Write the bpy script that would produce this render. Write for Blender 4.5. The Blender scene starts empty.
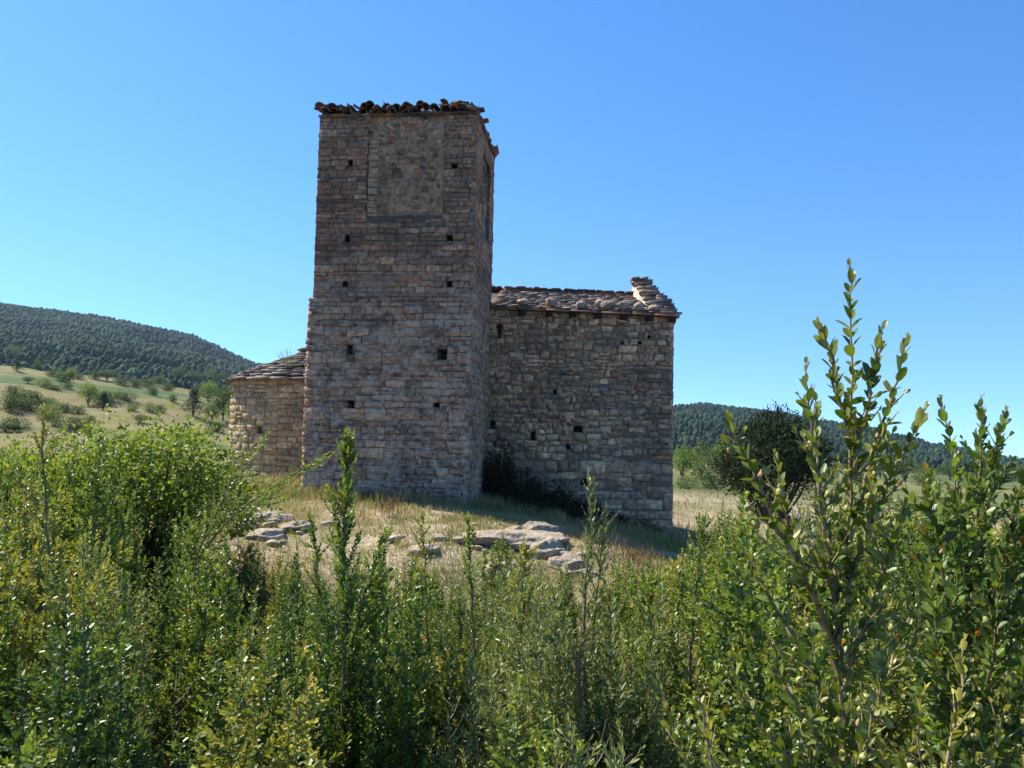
import bpy, math
import numpy as np
from mathutils import Vector, Matrix

# ------------------------------------------------------------------ camera, sky, sun, exposure
SC = bpy.context.scene
COL = SC.collection
R = math.radians
F, CX, CY = 804.0, 512.0, 384.0
PITCH, ROLL = R(4.0), R(1.2)
CAM = np.array([0.0, 0.0, 1.7])
fw = np.array([0, math.cos(PITCH), math.sin(PITCH)])
u0 = np.array([0, -math.sin(PITCH), math.cos(PITCH)])
r0 = np.array([1.0, 0, 0])
RT = r0 * math.cos(ROLL) + u0 * math.sin(ROLL)
UP = u0 * math.cos(ROLL) - r0 * math.sin(ROLL)


def ray(px, py):
    return fw + RT * ((px - CX) / F) + UP * (-(py - CY) / F)


def P(px, py, Y):
    """world point seen at a pixel, at distance Y in front of the camera"""
    d = ray(px, py)
    return CAM + d * (Y / d[1])


cd = bpy.data.cameras.new('camera')
cam = bpy.data.objects.new('camera', cd)
COL.objects.link(cam)
cd.sensor_width = 36
cd.lens = 36 * F / 1024
cd.clip_start = 0.05
cd.clip_end = 6000
cam.matrix_world = Matrix(((RT[0], UP[0], -fw[0], CAM[0]), (RT[1], UP[1], -fw[1], CAM[1]),
                           (RT[2], UP[2], -fw[2], CAM[2]), (0, 0, 0, 1)))
SC.camera = cam

SUN_AZ, SUN_EL = R(-63), R(50)
W = bpy.data.worlds.new('World')
SC.world = W
W.use_nodes = True
nt = W.node_tree
sky = nt.nodes.new('ShaderNodeTexSky')
sky.sky_type = 'NISHITA'
sky.sun_disc = False
sky.sun_elevation = SUN_EL
sky.sun_rotation = SUN_AZ
sky.altitude = 900
sky.air_density = 1.0
sky.dust_density = 0.2
sky.ozone_density = 3.0
hs = nt.nodes.new('ShaderNodeHueSaturation')
hs.inputs['Saturation'].default_value = 1.28
hs.inputs['Hue'].default_value = .503
bgn = nt.nodes['Background']
tcw = nt.nodes.new('ShaderNodeTexCoord')
add = nt.nodes.new('ShaderNodeVectorMath')
add.inputs[1].default_value = (0, 0, .10)
nt.links.new(tcw.outputs['Generated'], add.inputs[0])
nt.links.new(add.outputs[0], sky.inputs[0])
nt.links.new(sky.outputs[0], hs.inputs['Color'])
nt.links.new(hs.outputs[0], bgn.inputs[0])
bgn.inputs[1].default_value = 0.125
sl = bpy.data.lights.new('sun', 'SUN')
sl.energy = 4.4
sl.angle = R(0.53)
sl.color = (1.0, 0.94, 0.84)
so = bpy.data.objects.new('sun', sl)
COL.objects.link(so)
sd = Vector((math.sin(SUN_AZ) * math.cos(SUN_EL), math.cos(SUN_AZ) * math.cos(SUN_EL), math.sin(SUN_EL)))
so.rotation_euler = sd.to_track_quat('Z', 'Y').to_euler()
so.location = (-30, 30, 60)
SC.view_settings.view_transform = 'Standard'
SC.view_settings.look = 'None'
SC.view_settings.exposure = 1.1
SC.view_settings.gamma = 1
SC.render.engine = 'CYCLES'
SC.cycles.max_bounces = 6
SC.cycles.diffuse_bounces = 3
SC.cycles.glossy_bounces = 2
SC.cycles.transmission_bounces = 3
SC.cycles.transparent_max_bounces = 4
SC.cycles.use_denoising = True
SC.cycles.use_adaptive_sampling = True
SC.cycles.adaptive_threshold = 0.015

rng = np.random.default_rng(7)

# ------------------------------------------------------------------ helpers: noise, mesh, tags


def _hash(ix, iy, iz, seed):
    n = (ix * 374761393 + iy * 668265263 + iz * 2147483647 + seed * 1274126177) & 0xFFFFFFFF
    n = ((n ^ (n >> 13)) * 1274126177) & 0xFFFFFFFF
    return ((n ^ (n >> 16)) & 0xFFFF) / 65535.0


def vnoise(x, y, z=0.0, seed=0):
    x, y, z = np.broadcast_arrays(np.asarray(x, float), np.asarray(y, float), np.asarray(z, float))
    ix, iy, iz = np.floor(x).astype(np.int64), np.floor(y).astype(np.int64), np.floor(z).astype(np.int64)
    fx, fy, fz = x - ix, y - iy, z - iz
    fx, fy, fz = fx * fx * (3 - 2 * fx), fy * fy * (3 - 2 * fy), fz * fz * (3 - 2 * fz)
    r = 0
    for a in (0, 1):
        for b in (0, 1):
            for c in (0, 1):
                w = (fx if a else 1 - fx) * (fy if b else 1 - fy) * (fz if c else 1 - fz)
                r = r + w * _hash(ix + a, iy + b, iz + c, seed)
    return r * 2 - 1


def fbm(x, y, z=0.0, seed=0, oct=4):
    r, a, f = 0, 0.5, 1.0
    for o in range(oct):
        r = r + a * vnoise(np.asarray(x) * f, np.asarray(y) * f, np.asarray(z) * f, seed + o)
        a *= 0.5
        f *= 2.1
    return r


def sstep(a, b, x):
    t = np.clip((np.asarray(x, float) - a) / (b - a), 0, 1)
    return t * t * (3 - 2 * t)


def norm(v):
    v = np.asarray(v, float)
    return v / np.maximum(np.linalg.norm(v, axis=-1, keepdims=True), 1e-9)


class MB:
    """collects faces with one colour per vertex and links them as ONE mesh object"""

    def __init__(s):
        s.v, s.c, s.f, s.n = [], [], [], 0

    def add(s, v, faces, col):
        v = np.asarray(v, float).reshape(-1, 3)
        c = np.broadcast_to(np.asarray(col, float), (len(v), 3))
        s.v.append(v)
        s.c.append(c)
        for f in faces:
            s.f.append(np.asarray(f, np.int64) + s.n)
        s.n += len(v)

    def build(s, name, mat, parent=None, smooth=False):
        me = bpy.data.meshes.new(name)
        v = np.concatenate(s.v)
        c = np.concatenate(s.c)
        c4 = np.ones((len(c), 4))
        c4[:, :3] = c
        loops = np.concatenate([f.ravel() for f in s.f])
        tot = np.concatenate([np.full(f.size // f.shape[-1], f.shape[-1]) for f in s.f])
        st = np.concatenate([[0], np.cumsum(tot)[:-1]])
        me.vertices.add(len(v))
        me.vertices.foreach_set('co', v.ravel().astype(np.float32))
        me.loops.add(len(loops))
        me.loops.foreach_set('vertex_index', loops.astype(np.int32))
        me.polygons.add(len(tot))
        me.polygons.foreach_set('loop_start', st.astype(np.int32))
        me.polygons.foreach_set('loop_total', tot.astype(np.int32))
        if smooth:
            me.polygons.foreach_set('use_smooth', np.ones(len(tot), bool))
        at = me.color_attributes.new('tint', 'FLOAT_COLOR', 'POINT')
        at.data.foreach_set('color', c4.ravel().astype(np.float32))
        me.update(calc_edges=True)
        me.materials.append(mat)
        o = bpy.data.objects.new(name, me)
        COL.objects.link(o)
        if parent is not None:
            o.parent = parent
        return o


def tag(o, label=None, cat=None, group=None, kind=None):
    if label:
        o['label'] = label
    if cat:
        o['category'] = cat
    if group:
        o['group'] = group
    if kind:
        o['kind'] = kind
    return o


def empty(name, loc, rz=0.0):
    o = bpy.data.objects.new(name, None)
    COL.objects.link(o)
    o.location = [float(a) for a in loc]
    o.rotation_euler = (0, 0, rz)
    o.empty_display_size = 0.3
    return o


def dup(root, loc, rz=0.0, sc=(1, 1, 1)):
    r = root.copy()
    COL.objects.link(r)
    r.location = [float(a) for a in loc]
    r.rotation_euler = (0, 0, rz)
    r.scale = sc
    for ch in list(root.children):
        c = ch.copy()
        COL.objects.link(c)
        c.parent = r
    return r


# ------------------------------------------------------------------ materials
def mat(name, rough=0.9, n1=(4, .25), n2=(30, .2), bump=(60, .3, .01), spec=0.3, mix=None, transl=0.0, subs=None, voro=None):
    """procedural material: the object's own tint, varied by two noises, with a bump"""
    m = bpy.data.materials.new(name)
    m.use_nodes = True
    t = m.node_tree
    L = t.links.new
    N = t.nodes.new
    b = t.nodes['Principled BSDF']
    b.inputs['Roughness'].default_value = rough
    b.inputs['Specular IOR Level'].default_value = spec
    a = N('ShaderNodeAttribute')
    a.attribute_name = 'tint'
    tc = N('ShaderNodeTexCoord')
    cur = a.outputs['Color']

    def vary(cur, scale, amt, detail=5):
        n = N('ShaderNodeTexNoise')
        n.inputs['Scale'].default_value = scale
        n.inputs['Detail'].default_value = detail
        L(tc.outputs['Object'], n.inputs['Vector'])
        r = N('ShaderNodeMapRange')
        r.inputs[1].default_value = .3
        r.inputs[2].default_value = .7
        r.inputs[3].default_value = 1 - amt
        r.inputs[4].default_value = 1 + amt
        L(n.outputs[0], r.inputs[0])
        x = N('ShaderNodeVectorMath')
        x.operation = 'SCALE'
        L(cur, x.inputs[0])
        L(r.outputs[0], x.inputs['Scale'])
        return x.outputs[0]
    for q in (n1, n2):
        if q:
            cur = vary(cur, *q)
    for q in (mix or []):      # (scale, low, high, colour, strength, stretch)
        n = N('ShaderNodeTexNoise')
        n.inputs['Scale'].default_value = q[0]
        n.inputs['Detail'].default_value = 7
        n.inputs['Roughness'].default_value = .65
        mp = N('ShaderNodeMapping')
        mp.inputs['Scale'].default_value = q[5]
        mp.inputs['Location'].default_value = (q[0] * 3.7, q[0] * 1.3, 0)
        L(tc.outputs['Object'], mp.inputs[0])
        L(mp.outputs[0], n.inputs['Vector'])
        r = N('ShaderNodeMapRange')
        r.inputs[1].default_value = q[1]
        r.inputs[2].default_value = q[2]
        r.inputs[4].default_value = q[4]
        L(n.outputs[0], r.inputs[0])
        fac = r.outputs[0]
        if len(q) > 6:         # fade over the height of the wall
            sp = N('ShaderNodeSeparateXYZ')
            L(tc.outputs['Object'], sp.inputs[0])
            r2 = N('ShaderNodeMapRange')
            r2.inputs[1].default_value = q[6][0]
            r2.inputs[2].default_value = q[6][1]
            L(sp.outputs[2], r2.inputs[0])
            mu = N('ShaderNodeMath')
            mu.operation = 'MULTIPLY'
            L(fac, mu.inputs[0])
            L(r2.outputs[0], mu.inputs[1])
            fac = mu.outputs[0]
        x = N('ShaderNodeMix')
        x.data_type = 'RGBA'
        L(fac, x.inputs['Factor'])
        L(cur, x.inputs['A'])
        x.inputs['B'].default_value = (*q[3], 1)
        cur = x.outputs['Result']
    L(cur, b.inputs['Base Color'])
    if bump:
        n = N('ShaderNodeTexNoise')
        n.inputs['Scale'].default_value = bump[0]
        n.inputs['Detail'].default_value = 6
        L(tc.outputs['Object'], n.inputs['Vector'])
        bp = N('ShaderNodeBump')
        bp.inputs['Strength'].default_value = bump[1]
        bp.inputs['Distance'].default_value = bump[2]
        L(n.outputs[0], bp.inputs['Height'])
        L(bp.outputs[0], b.inputs['Normal'])
    if transl:
        tr = N('ShaderNodeBsdfTranslucent')
        bw = N('ShaderNodeVectorMath')
        bw.operation = 'MULTIPLY'
        bw.inputs[1].default_value = (1.5, 1.55, .6)
        L(cur, bw.inputs[0])
        L(bw.outputs[0], tr.inputs['Color'])
        ms = N('ShaderNodeMixShader')
        ms.inputs[0].default_value = transl
        L(b.outputs[0], ms.inputs[1])
        L(tr.outputs[0], ms.inputs[2])
        L(ms.outputs[0], t.nodes['Material Output'].inputs['Surface'])
    return m


M_STONE = mat('tower stone', .95, (.8, .25), (11, .5), (35, .9, .025), .15, mix=[
    (.7, .46, .62, (.12, .085, .07), .7, (1, 1, 2.6)),
    (3.2, .48, .62, (.52, .41, .31), .6, (1, 1, 1.4), (6.2, 4.6)),
    (6.5, .52, .62, (.60, .48, .36), .7, (1, 1, 1.6), (5.6, 3.6)),
    (2.2, .58, .70, (.055, .048, .045), .7, (1, 1, .6))])
M_NAVE = mat('nave stone', .95, (1.1, .22), (11, .5), (35, .9, .025), .15, mix=[
    (.9, .48, .64, (.16, .115, .09), .65, (1, 1, 2.2)),
    (5, .54, .66, (.52, .45, .37), .6, (1, 1, 1.5), (5.6, 2.5)),
    (1.6, .60, .72, (.06, .05, .048), .6, (1, 1, .8))])
M_APSE = mat('apse stone', .95, (1.5, .2), (11, .4), (35, .9, .025), .15, mix=[
    (2.0, .55, .72, (.20, .14, .08), .4, (1, 1, 1.6))])
M_SLAB = mat('roof slabs', .9, (3, .3), (22, .35), (40, .6, .01), .2, mix=[
    (7, .55, .66, (.34, .31, .26), .6, (1, 1, 1)), (4, .57, .68, (.05, .045, .04), .6, (1, 1, 1))])
M_TILE = mat('clay tiles', .9, (6, .35), (40, .3), (60, .5, .005), .2, mix=[
    (9, .52, .64, (.05, .042, .034), .6, (1, 1, 1)), (14, .60, .68, (.30, .26, .18), .5, (1, 1, 1))])
M_WOOD = mat('weathered wood', .85, (6, .3), (40, .3), (80, .5, .004), .2)
M_ROCK = mat('pale rock', .95, (3, .25), (18, .3), (14, .9, .05), .2, mix=[
    (5, .55, .68, (.20, .18, .15), .7, (1, 1, 1.5)), (2.5, .6, .7, (.26, .22, .10), .6, (1, 1, 1))])
M_LEAF = mat('box leaves', .42, (1.7, .25), (60, .2), None, .42, transl=.27)
M_LEAF2 = mat('soft leaves', .55, (1.7, .25), None, None, .3, transl=.36)
M_DARK = mat('dry bramble leaves', .8, (2, .25), None, None, .2, transl=.15)
M_FAR = mat('distant foliage', .85, (.05, .15), None, None, .15, transl=.12)
M_BARK = mat('twig bark', .9, (8, .3), (60, .3), None, .2)
M_GRASS = mat('dry grass', .8, (.8, .2), None, None, .2, transl=.3)
M_FRUIT = mat('seed capsules', .45, (40, .2), None, None, .4)

# ------------------------------------------------------------------ terrain
CTRL = np.array([
    (0, 0, 0), (-3, 0, 0), (3, 0, 0), (1, 1.3, -.1), (0, 3, -.8), (-3, 4, -.8), (3, 4, -.85), (0, 6, -1.2), (0, 8, -1.3),
    (-5, 8, -.8), (5, 8, -1.3), (0, 11, -1.15), (5, 11, -1.2), (-5, 11, -.4), (-9, 11, -.2), (9, 11, -1.3), (0, 13.0, -.5),
    (-3, 13.5, -.2), (3, 13, -.62), (0, 14.5, -.05), (2.5, 15, -.35), (-2.5, 15.5, .12), (-4.7, 18.3, .42), (-1, 18, .24),
    (-2.8, 18, .30), (2, 20.3, -.35), (4.1, 20.2, -.7), (6, 21, -1.0), (-7, 19, .45), (-9, 24, .45), (-6, 16.5, .35),
    (0, 27, 0), (5, 27, -.9), (-12, 18, .3), (10, 16, -1.3), (10, 25, -1.4), (0, 50, -1), (-30, 50, .9), (30, 50, -2.3),
    (-25, 30, .6), (25, 22, -1.9), (-15, 5, -.2), (15, 5, -.8), (0, -10, .4), (-25, -15, .4), (25, -15, .2), (0, -40, .6),
    (45, 10, -1.5), (-45, 10, .8), (1.2, 16.2, -.1), (3, 17.5, -.4)], float)


def _tps():
    p, z = CTRL[:, :2], CTRL[:, 2]
    d = np.linalg.norm(p[:, None] - p[None], axis=2)
    K = np.where(d > 0, d * d * np.log(np.maximum(d, 1e-9)), 0) + np.eye(len(p)) * .05
    A = np.zeros((len(p) + 3,) * 2)
    A[:len(p), :len(p)] = K
    A[:len(p), len(p):] = np.c_[np.ones(len(p)), p]
    A[len(p):, :len(p)] = A[:len(p), len(p):].T
    return np.linalg.solve(A, np.r_[z, 0, 0, 0])


_W = _tps()


def near_h(x, y):
    r = _W[-3] + _W[-2] * x + _W[-1] * y
    for (a, b, _z), w in zip(CTRL, _W[:-3]):
        d2 = (x - a) ** 2 + (y - b) ** 2
        r = r + w * .5 * d2 * np.log(np.maximum(d2, 1e-12))
    return r


AZ = [-1.6, -1.0, -.8, -.64, -.52, -.40, -.325, -.2, 0, .19, .24, .33, .43, .57, .64, .8, 1.2, 1.6]
HR = [190, 185, 165, 136, 124, 106, 76, 55, 45, 36, 40, 31, 16, -10, -19, -30, -30, -20]
AF = [-1.6, -.8, -.64, -.50, -.40, -.26, 0, .2, .64, 1.6]
HF = [27, 25, 21.5, 18.5, 15.5, 11, 4, -3.2, -9, -9]


def far_h(x, y):
    r = np.hypot(x, y)
    az = np.where(y > 0, x / np.maximum(y, .6 * np.abs(x) + 1e-3), np.sign(x) * 1.6)
    az = np.clip(az, -1.6, 1.6)
    yy = np.maximum(r / np.sqrt(1 + np.minimum(az * az, 2)), 1)
    A, H = np.interp(az, AF, HF), np.interp(az, AZ, HR)
    base = .9 * np.clip(-x / 30, -1, 1) - .8
    t1 = np.clip((yy - 45) / 205, 0, 1) ** .9
    t2 = np.clip((yy - 300) / 600, 0, 1)
    t2 = np.where(t2 < .08, t2 * t2 / .16, t2 - .04) / .96
    h = base + t1 * (A - base) + t2 * (H - A)
    h = np.where(yy > 900, h - (yy - 900) * .16, h)
    h = h + fbm(x / 140, y / 140, 0, 5, 3) * 9 * sstep(250, 500, yy) * (1 - .6 * sstep(800, 900, yy))
    h = h + fbm(x / 35, y / 35, 0, 9, 3) * 1.1 * sstep(40, 90, yy)
    # terraced fields
    st = 2.1
    q = h / st
    fr = q - np.floor(q)
    ter = (np.floor(q) + sstep(.55, 1.0, fr) * .85 + fr * .15) * st
    k = sstep(50, 75, yy) * (1 - sstep(255, 290, yy)) * sstep(.05, -.1, az)
    return h * (1 - k) + ter * k


def ground_h(x, y):
    x, y = np.asarray(x, float), np.asarray(y, float)
    r = np.hypot(x, y)
    w = sstep(30, 52, r)
    n = near_h(np.clip(x, -55, 55), np.clip(y, -55, 55)) + fbm(x / 1.6, y / 1.6, 0, 3, 4) * .09
    return n * (1 - w) + far_h(x, y) * w


def G(px, py, lo=4, hi=1500):
    """where the sight line through a pixel meets the ground"""
    d = ray(px, py)
    d = d / d[1]
    t = np.geomspace(lo, hi, 3000)
    p = CAM[None] + d[None] * t[:, None]
    below = p[:, 2] < ground_h(p[:, 0], p[:, 1])
    i = int(np.argmax(below)) if below.any() else len(t) - 1
    return p[i]


def build_ground():
    nr, na = 300, 420
    rr = np.r_[0.0, np.geomspace(.4, 2600, nr)]
    an = np.linspace(0, 2 * math.pi, na, endpoint=False)
    # denser in the viewed half
    an = an - .45 * np.sin(an)
    X = rr[:, None] * np.sin(an)[None]
    Y = rr[:, None] * np.cos(an)[None]
    Z = ground_h(X, Y)
    v = np.stack([X, Y, Z], -1).reshape(-1, 3)
    i, j = np.meshgrid(np.arange(nr), np.arange(na), indexing='ij')
    j2 = (j + 1) % na
    f = np.stack([i * na + j, i * na + j2, (i + 1) * na + j2, (i + 1) * na + j], -1).reshape(-1, 4)
    x, y, z = v.T
    r = np.hypot(x, y)
    yy = np.maximum(y, 1)
    az = x / yy
    c = np.zeros((len(v), 3))
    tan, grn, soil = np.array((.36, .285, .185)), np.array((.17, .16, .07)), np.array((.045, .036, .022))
    n = fbm(x / 2.3, y / 2.3, 0, 21, 4)
    k = np.clip(.5 + n * 1.3, 0, 1)[:, None]
    c[:] = tan * (.75 + .5 * k) * .9 + 0
    gk = np.clip(fbm(x / 3.1, y / 3.1, 0, 33, 3) * 2 + .1, 0, .7)[:, None]
    c = c * (1 - gk) + grn * gk
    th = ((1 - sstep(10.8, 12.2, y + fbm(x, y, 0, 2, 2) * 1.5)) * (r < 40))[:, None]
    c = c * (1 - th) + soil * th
    # fields
    fl = (sstep(40, 60, r))[:, None]
    band = fbm(x / 60, y / 14, 0, 44, 3)
    fk = np.clip(.45 + band * 3.0, 0, 1)[:, None]
    fcol = np.array((.19, .16, .065)) * fk + np.array((.06, .105, .028)) * (1 - fk)
    # banks between the terraces are rough and green
    c = c * (1 - fl) + fcol * fl
    fo = sstep(262, 300, np.hypot(x, y) / np.sqrt(1 + np.minimum(az * az, 2)))[:, None]
    c = c * (1 - fo) + np.array((.035, .05, .022)) * fo
    mb = MB()
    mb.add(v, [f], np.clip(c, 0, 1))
    m = mat('ground', .95, (.35, .18), (6, .25), (9, .9, .06), .1, mix=[
        (2.2, .52, .64, (.20, .17, .075), .5, (1, 1, 1)), (14, .56, .66, (.34, .30, .22), .35, (1, 1, 1))])
    tag(mb.build('ground', m, smooth=True), kind='structure')


build_ground()

# ------------------------------------------------------------------ the chapel
TH = R(-6.2)
O = P(467, 505, 18.0)
cT, sT = math.cos(TH), math.sin(TH)
chapel = empty('stone_chapel', (O[0], O[1], 0), TH)
tag(chapel, 'ruined stone chapel with tall square bell tower, low nave and round apse', 'chapel')


def toW(u, w, z=0):
    return np.array([O[0] + u * cT - w * sT, O[1] + u * sT + w * cT, z])


def onfront(px, py, w):
    """local (u, z) where the sight line through a pixel meets the plane at local depth w"""
    d = ray(px, py)
    n = np.array([-sT, cT, 0])
    p0 = toW(0, w)
    t = ((p0 - CAM) @ n) / (d @ n)
    p = CAM + d * t
    q = p - toW(0, 0)
    return (q[0] * cT + q[1] * sT, p[2])


def stone_box(mb, fm, ua, ub, za, zb, prot, depth, col, rg, jit=.012, inset=.016):
    """one hewn block: back ring, edge ring and a slightly smaller face, corners jittered"""
    cu = [ua, ub, ub, ua]
    cz = [za, za, zb, zb]
    su = [1, -1, -1, 1]
    sz = [1, 1, -1, -1]
    j = rg.normal(0, jit, (4, 2))
    vs = []
    for ring, (ins, n) in enumerate(((0, -depth), (0, prot * .45), (inset, prot))):
        for k in range(4):
            vs.append(fm(cu[k] + j[k, 0] * .6 + su[k] * ins * rg.uniform(.6, 1.6),
                         cz[k] + j[k, 1] * .6 + sz[k] * ins * rg.uniform(.5, 1.2), n + rg.normal(0, .004)))
    # split long faces so that they are not dead flat
    fs = [[8, 9, 10, 11]]
    for a in (0, 4):
        for k in range(4):
            k2 = (k + 1) % 4
            fs.append([a + k, a + k2, a + 4 + k2, a + 4 + k])
    mb.add(vs, [np.array(fs)], col)


def cut(rect, holes):
    """remove the openings from a stone's rectangle"""
    out = [rect]
    for (ha, hb, hc, hd) in [h[:4] for h in holes]:
        nx = []
        for (a, b, c, d) in out:
            if b <= ha or a >= hb or d <= hc or c >= hd:
                nx.append((a, b, c, d))
                continue
            ov = min(d, hd) - max(c, hc)
            if ov < .3 * (d - c) and (hd - hc) < 1:
                if c < hc:
                    nx.append((a, b, c, hc))
                else:
                    nx.append((a, b, hd, d))
                continue
            if a < ha:
                nx.append((a, ha, c, d))
            if b > hb:
                nx.append((hb, b, c, d))
        out = nx
    return [q for q in out if q[1] - q[0] > .035 and q[3] - q[2] > .03]


def masonry(mb, fm, u0_, u1_, z0_, z1_, holes=(), seed=1, course=(.13, .24), lens=(.18, .6), joint=.014, prot=(.006, .03),
            pal=None, wob=.02, drop=0.0, over=.03, topz=None, jit=.017, depth=.1):
    rg = np.random.default_rng(seed)
    z = z0_
    while z < z1_ - .04:
        hcur = rg.uniform(*course) * (1.25 if rg.random() < .12 else 1)
        zt = min(z + hcur, z1_)
        if z1_ - zt < .07:
            zt = z1_
        u = u0_ - (rg.uniform(0, over) if over else 0)
        end = u1_ + (rg.uniform(0, over) if over else 0)
        while u < end - .01:
            l = rg.uniform(*lens) * (1.5 if rg.random() < .1 else 1)
            ub = u + l
            if u <= u0_ or end - u < .45 and end - u > .25:      # quoins are longer
                ub = u + max(l, rg.uniform(.26, .45))
            if end - ub < lens[0] * .7:
                ub = end
            um = (u + ub) / 2
            wz = wob * math.sin(um * 1.7 + z * 2.3 + seed) + wob * .7 * math.sin(um * 4.1 + z * 5 + seed * 2)
            a, b = z + wz, zt + wz
            if topz is not None:
                lim = topz(um)
                if a > lim:
                    u = ub
                    continue
                b = min(b, lim)
            pieces = [(u, ub, a, b)]
            if (b - a) > .17 and rg.random() < .22:      # two thin stones instead of one
                mz = a + (b - a) * rg.uniform(.4, .6)
                pieces = [(u, ub, a, mz), (u, ub, mz, b)]
            for pc in pieces:
                for (ra, rb, rc, rd) in cut(pc, holes):
                    if rg.random() < drop:
                        continue
                    g = joint * rg.uniform(.3, 1.5) / 2
                    g2 = joint * rg.uniform(.3, 1.5) / 2
                    stone_box(mb, fm, ra + g, rb - g, rc + g2, rd - g2, rg.uniform(*prot), depth, pal(rg, um, (a + b) / 2), rg, jit)
            u = ub
        z = zt


def backing(mb, fm, u0_, u1_, z0_, z1_, holes=(), col=(.2, .16, .12), deep=.55, res=.6):
    """mortar plane behind the stones, with a real cavity at each opening"""
    def refine(c):
        c = sorted(set(round(a, 5) for a in c))
        o = []
        for a, b in zip(c[:-1], c[1:]):
            n = max(1, int(math.ceil((b - a) / res)))
            o += [a + (b - a) * k / n for k in range(n)]
        return o + [c[-1]]
    us = refine([u0_, u1_] + [min(max(a, u0_), u1_) for h in holes for a in h[:2]])
    zs = refine([z0_, z1_] + [min(max(a, z0_), z1_) for h in holes for a in h[2:4]])
    for a, b in zip(us[:-1], us[1:]):
        for c, d in zip(zs[:-1], zs[1:]):
            mu, mz = (a + b) / 2, (c + d) / 2
            if any(h[0] < mu < h[1] and h[2] < mz < h[3] for h in holes):
                continue
            mb.add([fm(a, c, 0), fm(b, c, 0), fm(b, d, 0), fm(a, d, 0)], [np.array([[0, 1, 2, 3]])], col)
    for k, h in enumerate(holes):
        a, b, c, d = h[:4]
        dp = h[4] if len(h) > 4 else deep
        q = [fm(a, c, 0), fm(b, c, 0), fm(b, d, 0), fm(a, d, 0), fm(a, c, -dp), fm(b, c, -dp), fm(b, d, -dp), fm(a, d, -dp)]
        fs = [[0, 4, 5, 1], [1, 5, 6, 2], [2, 6, 7, 3], [3, 7, 4, 0], [4, 7, 6, 5]]
        mb.add(q, [np.array(fs)], np.array(col) * .8)


def pal_tower(rg, u, z):
    t = rg.random()
    if z > 5.2:
        base = [(.25, .175, .13), (.21, .155, .12), (.28, .21, .155), (.25, .15, .11), (.21, .165, .135)][int(t * 5)]
    else:
        base = [(.25, .195, .15), (.21, .165, .13), (.31, .25, .195), (.25, .175, .135), (.23, .19, .16)][int(t * 5)]
    return np.array(base) * np.array((1.60, 1.25, 1.0)) * rg.uniform(.74, 1.26)


def pal_nave(rg, u, z):
    base = [(.28, .22, .16), (.24, .185, .14), (.34, .275, .195), (.27, .19, .14), (.30, .235, .165)][int(rg.random() * 5)]
    k = 1.0 if z < 3.6 else 1.1
    return np.array(base) * np.array((2.0, 1.5, 1.14)) * rg.uniform(.66, 1.34) * k


def pal_apse(rg, u, z):
    base = [(.43, .33, .20), (.37, .285, .175), (.48, .375, .24), (.38, .275, .16)][int(rg.random() * 4)]
    return np.array(base) * rg.uniform(.8, 1.15)


# tower --------------------------------------------------------
UL, ztop = onfront(320, 116, 0)[0], onfront(478, 114, 0)[1]
ztop = min(ztop, 9.25)
UL = min(UL, -3.45)
TD = 3.1
hp = [(350.5, 163, 4.5, 6), (454.5, 166, 5.5, 5.5), (431, 216, 5.5, 5), (347, 238.5, 6, 6), (449.5, 238, 5.5, 5.5),
      (345, 284, 5.5, 5.5), (449.5, 284, 5.5, 6), (349.5, 349.5, 6, 9), (442, 354.5, 8, 8.5), (350.5, 404.5, 7, 6), (436.5, 405, 7, 5),
      (414, 494, 3.5, 7)]
th_holes = []
for (x, y, w_, h_) in hp:
    w_, h_ = w_ * rng.uniform(.85, 1.2), h_ * rng.uniform(.85, 1.2)
    u, z = onfront(x, y, 0)
    s = 18 / F * 1.02
    th_holes.append((u - w_ * s * .5 * 1.05, u + w_ * s * .5 * 1.05, z - h_ * s * .55, z + h_ * s * .55, .6))
na_, nz0 = onfront(366, 216, 0)
nb_, _ = onfront(442.5, 216, 0)
NICHE = (na_, nb_, nz0, ztop + .01, .055)
zstep = onfront(308, 297, 0)[1]


def f_front(u, z, n):
    return (u, -n, z)


def f_right(s, z, n):
    return (n, s, z)


def f_left(s, z, n, o=0):
    return (UL - n, TD - s, z)


def f_back(s, z, n):
    return (-s, TD + n, z)


tw = MB()
Zb = -.5
nh = [h for h in th_holes if not (NICHE[0] < (h[0] + h[1]) / 2 < NICHE[1] and h[3] > NICHE[2])]
lo_ = [h for h in nh if h[3] < zstep]
backing(tw, f_front, UL, 0, Zb, ztop, nh + [NICHE], (.16, .12, .09))
# lower stage stands a little wider on the left; the upper one is coursed in thin red-brown stones
masonry(tw, f_front, UL - .10, 0, Zb, zstep, nh, 11, (.10, .24), (.14, .55), .022, (.006, .034), pal_tower, .015, over=.02)
masonry(tw, f_front, UL, 0, zstep, ztop, nh + [NICHE], 12, (.075, .19), (.12, .55), .018, (.004, .024), pal_tower, .008, over=.02)
RN = (1.15, 2.45, 6.75, ztop - .45, .12)
backing(tw, f_right, 0, TD, Zb, ztop, [RN])
masonry(tw, f_right, 0, TD, Zb, ztop, [RN], 13, (.13, .22), (.2, .5), .014, (.006, .03), pal_tower, .015)
backing(tw, f_left, 0, TD, Zb, ztop)
masonry(tw, f_left, 0, TD, Zb, zstep, (), 14, (.13, .235), (.2, .55), .014, (.10, .14), pal_tower, .015, depth=.01)
masonry(tw, f_left, 0, TD, zstep, ztop, (), 15, (.12, .20), (.2, .55), .013, (.004, .012), pal_tower, .01, over=0, jit=.006)
backing(tw, f_back, 0, -UL, Zb, ztop)
masonry(tw, f_back, 0, -UL, 4.0, ztop, (), 16, (.12, .20), (.2, .55), .013, (.006, .03), pal_tower, .01)
tower = tw.build('bell_tower', M_STONE, chapel)

# blocked arch high on the front
ar = MB()


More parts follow.
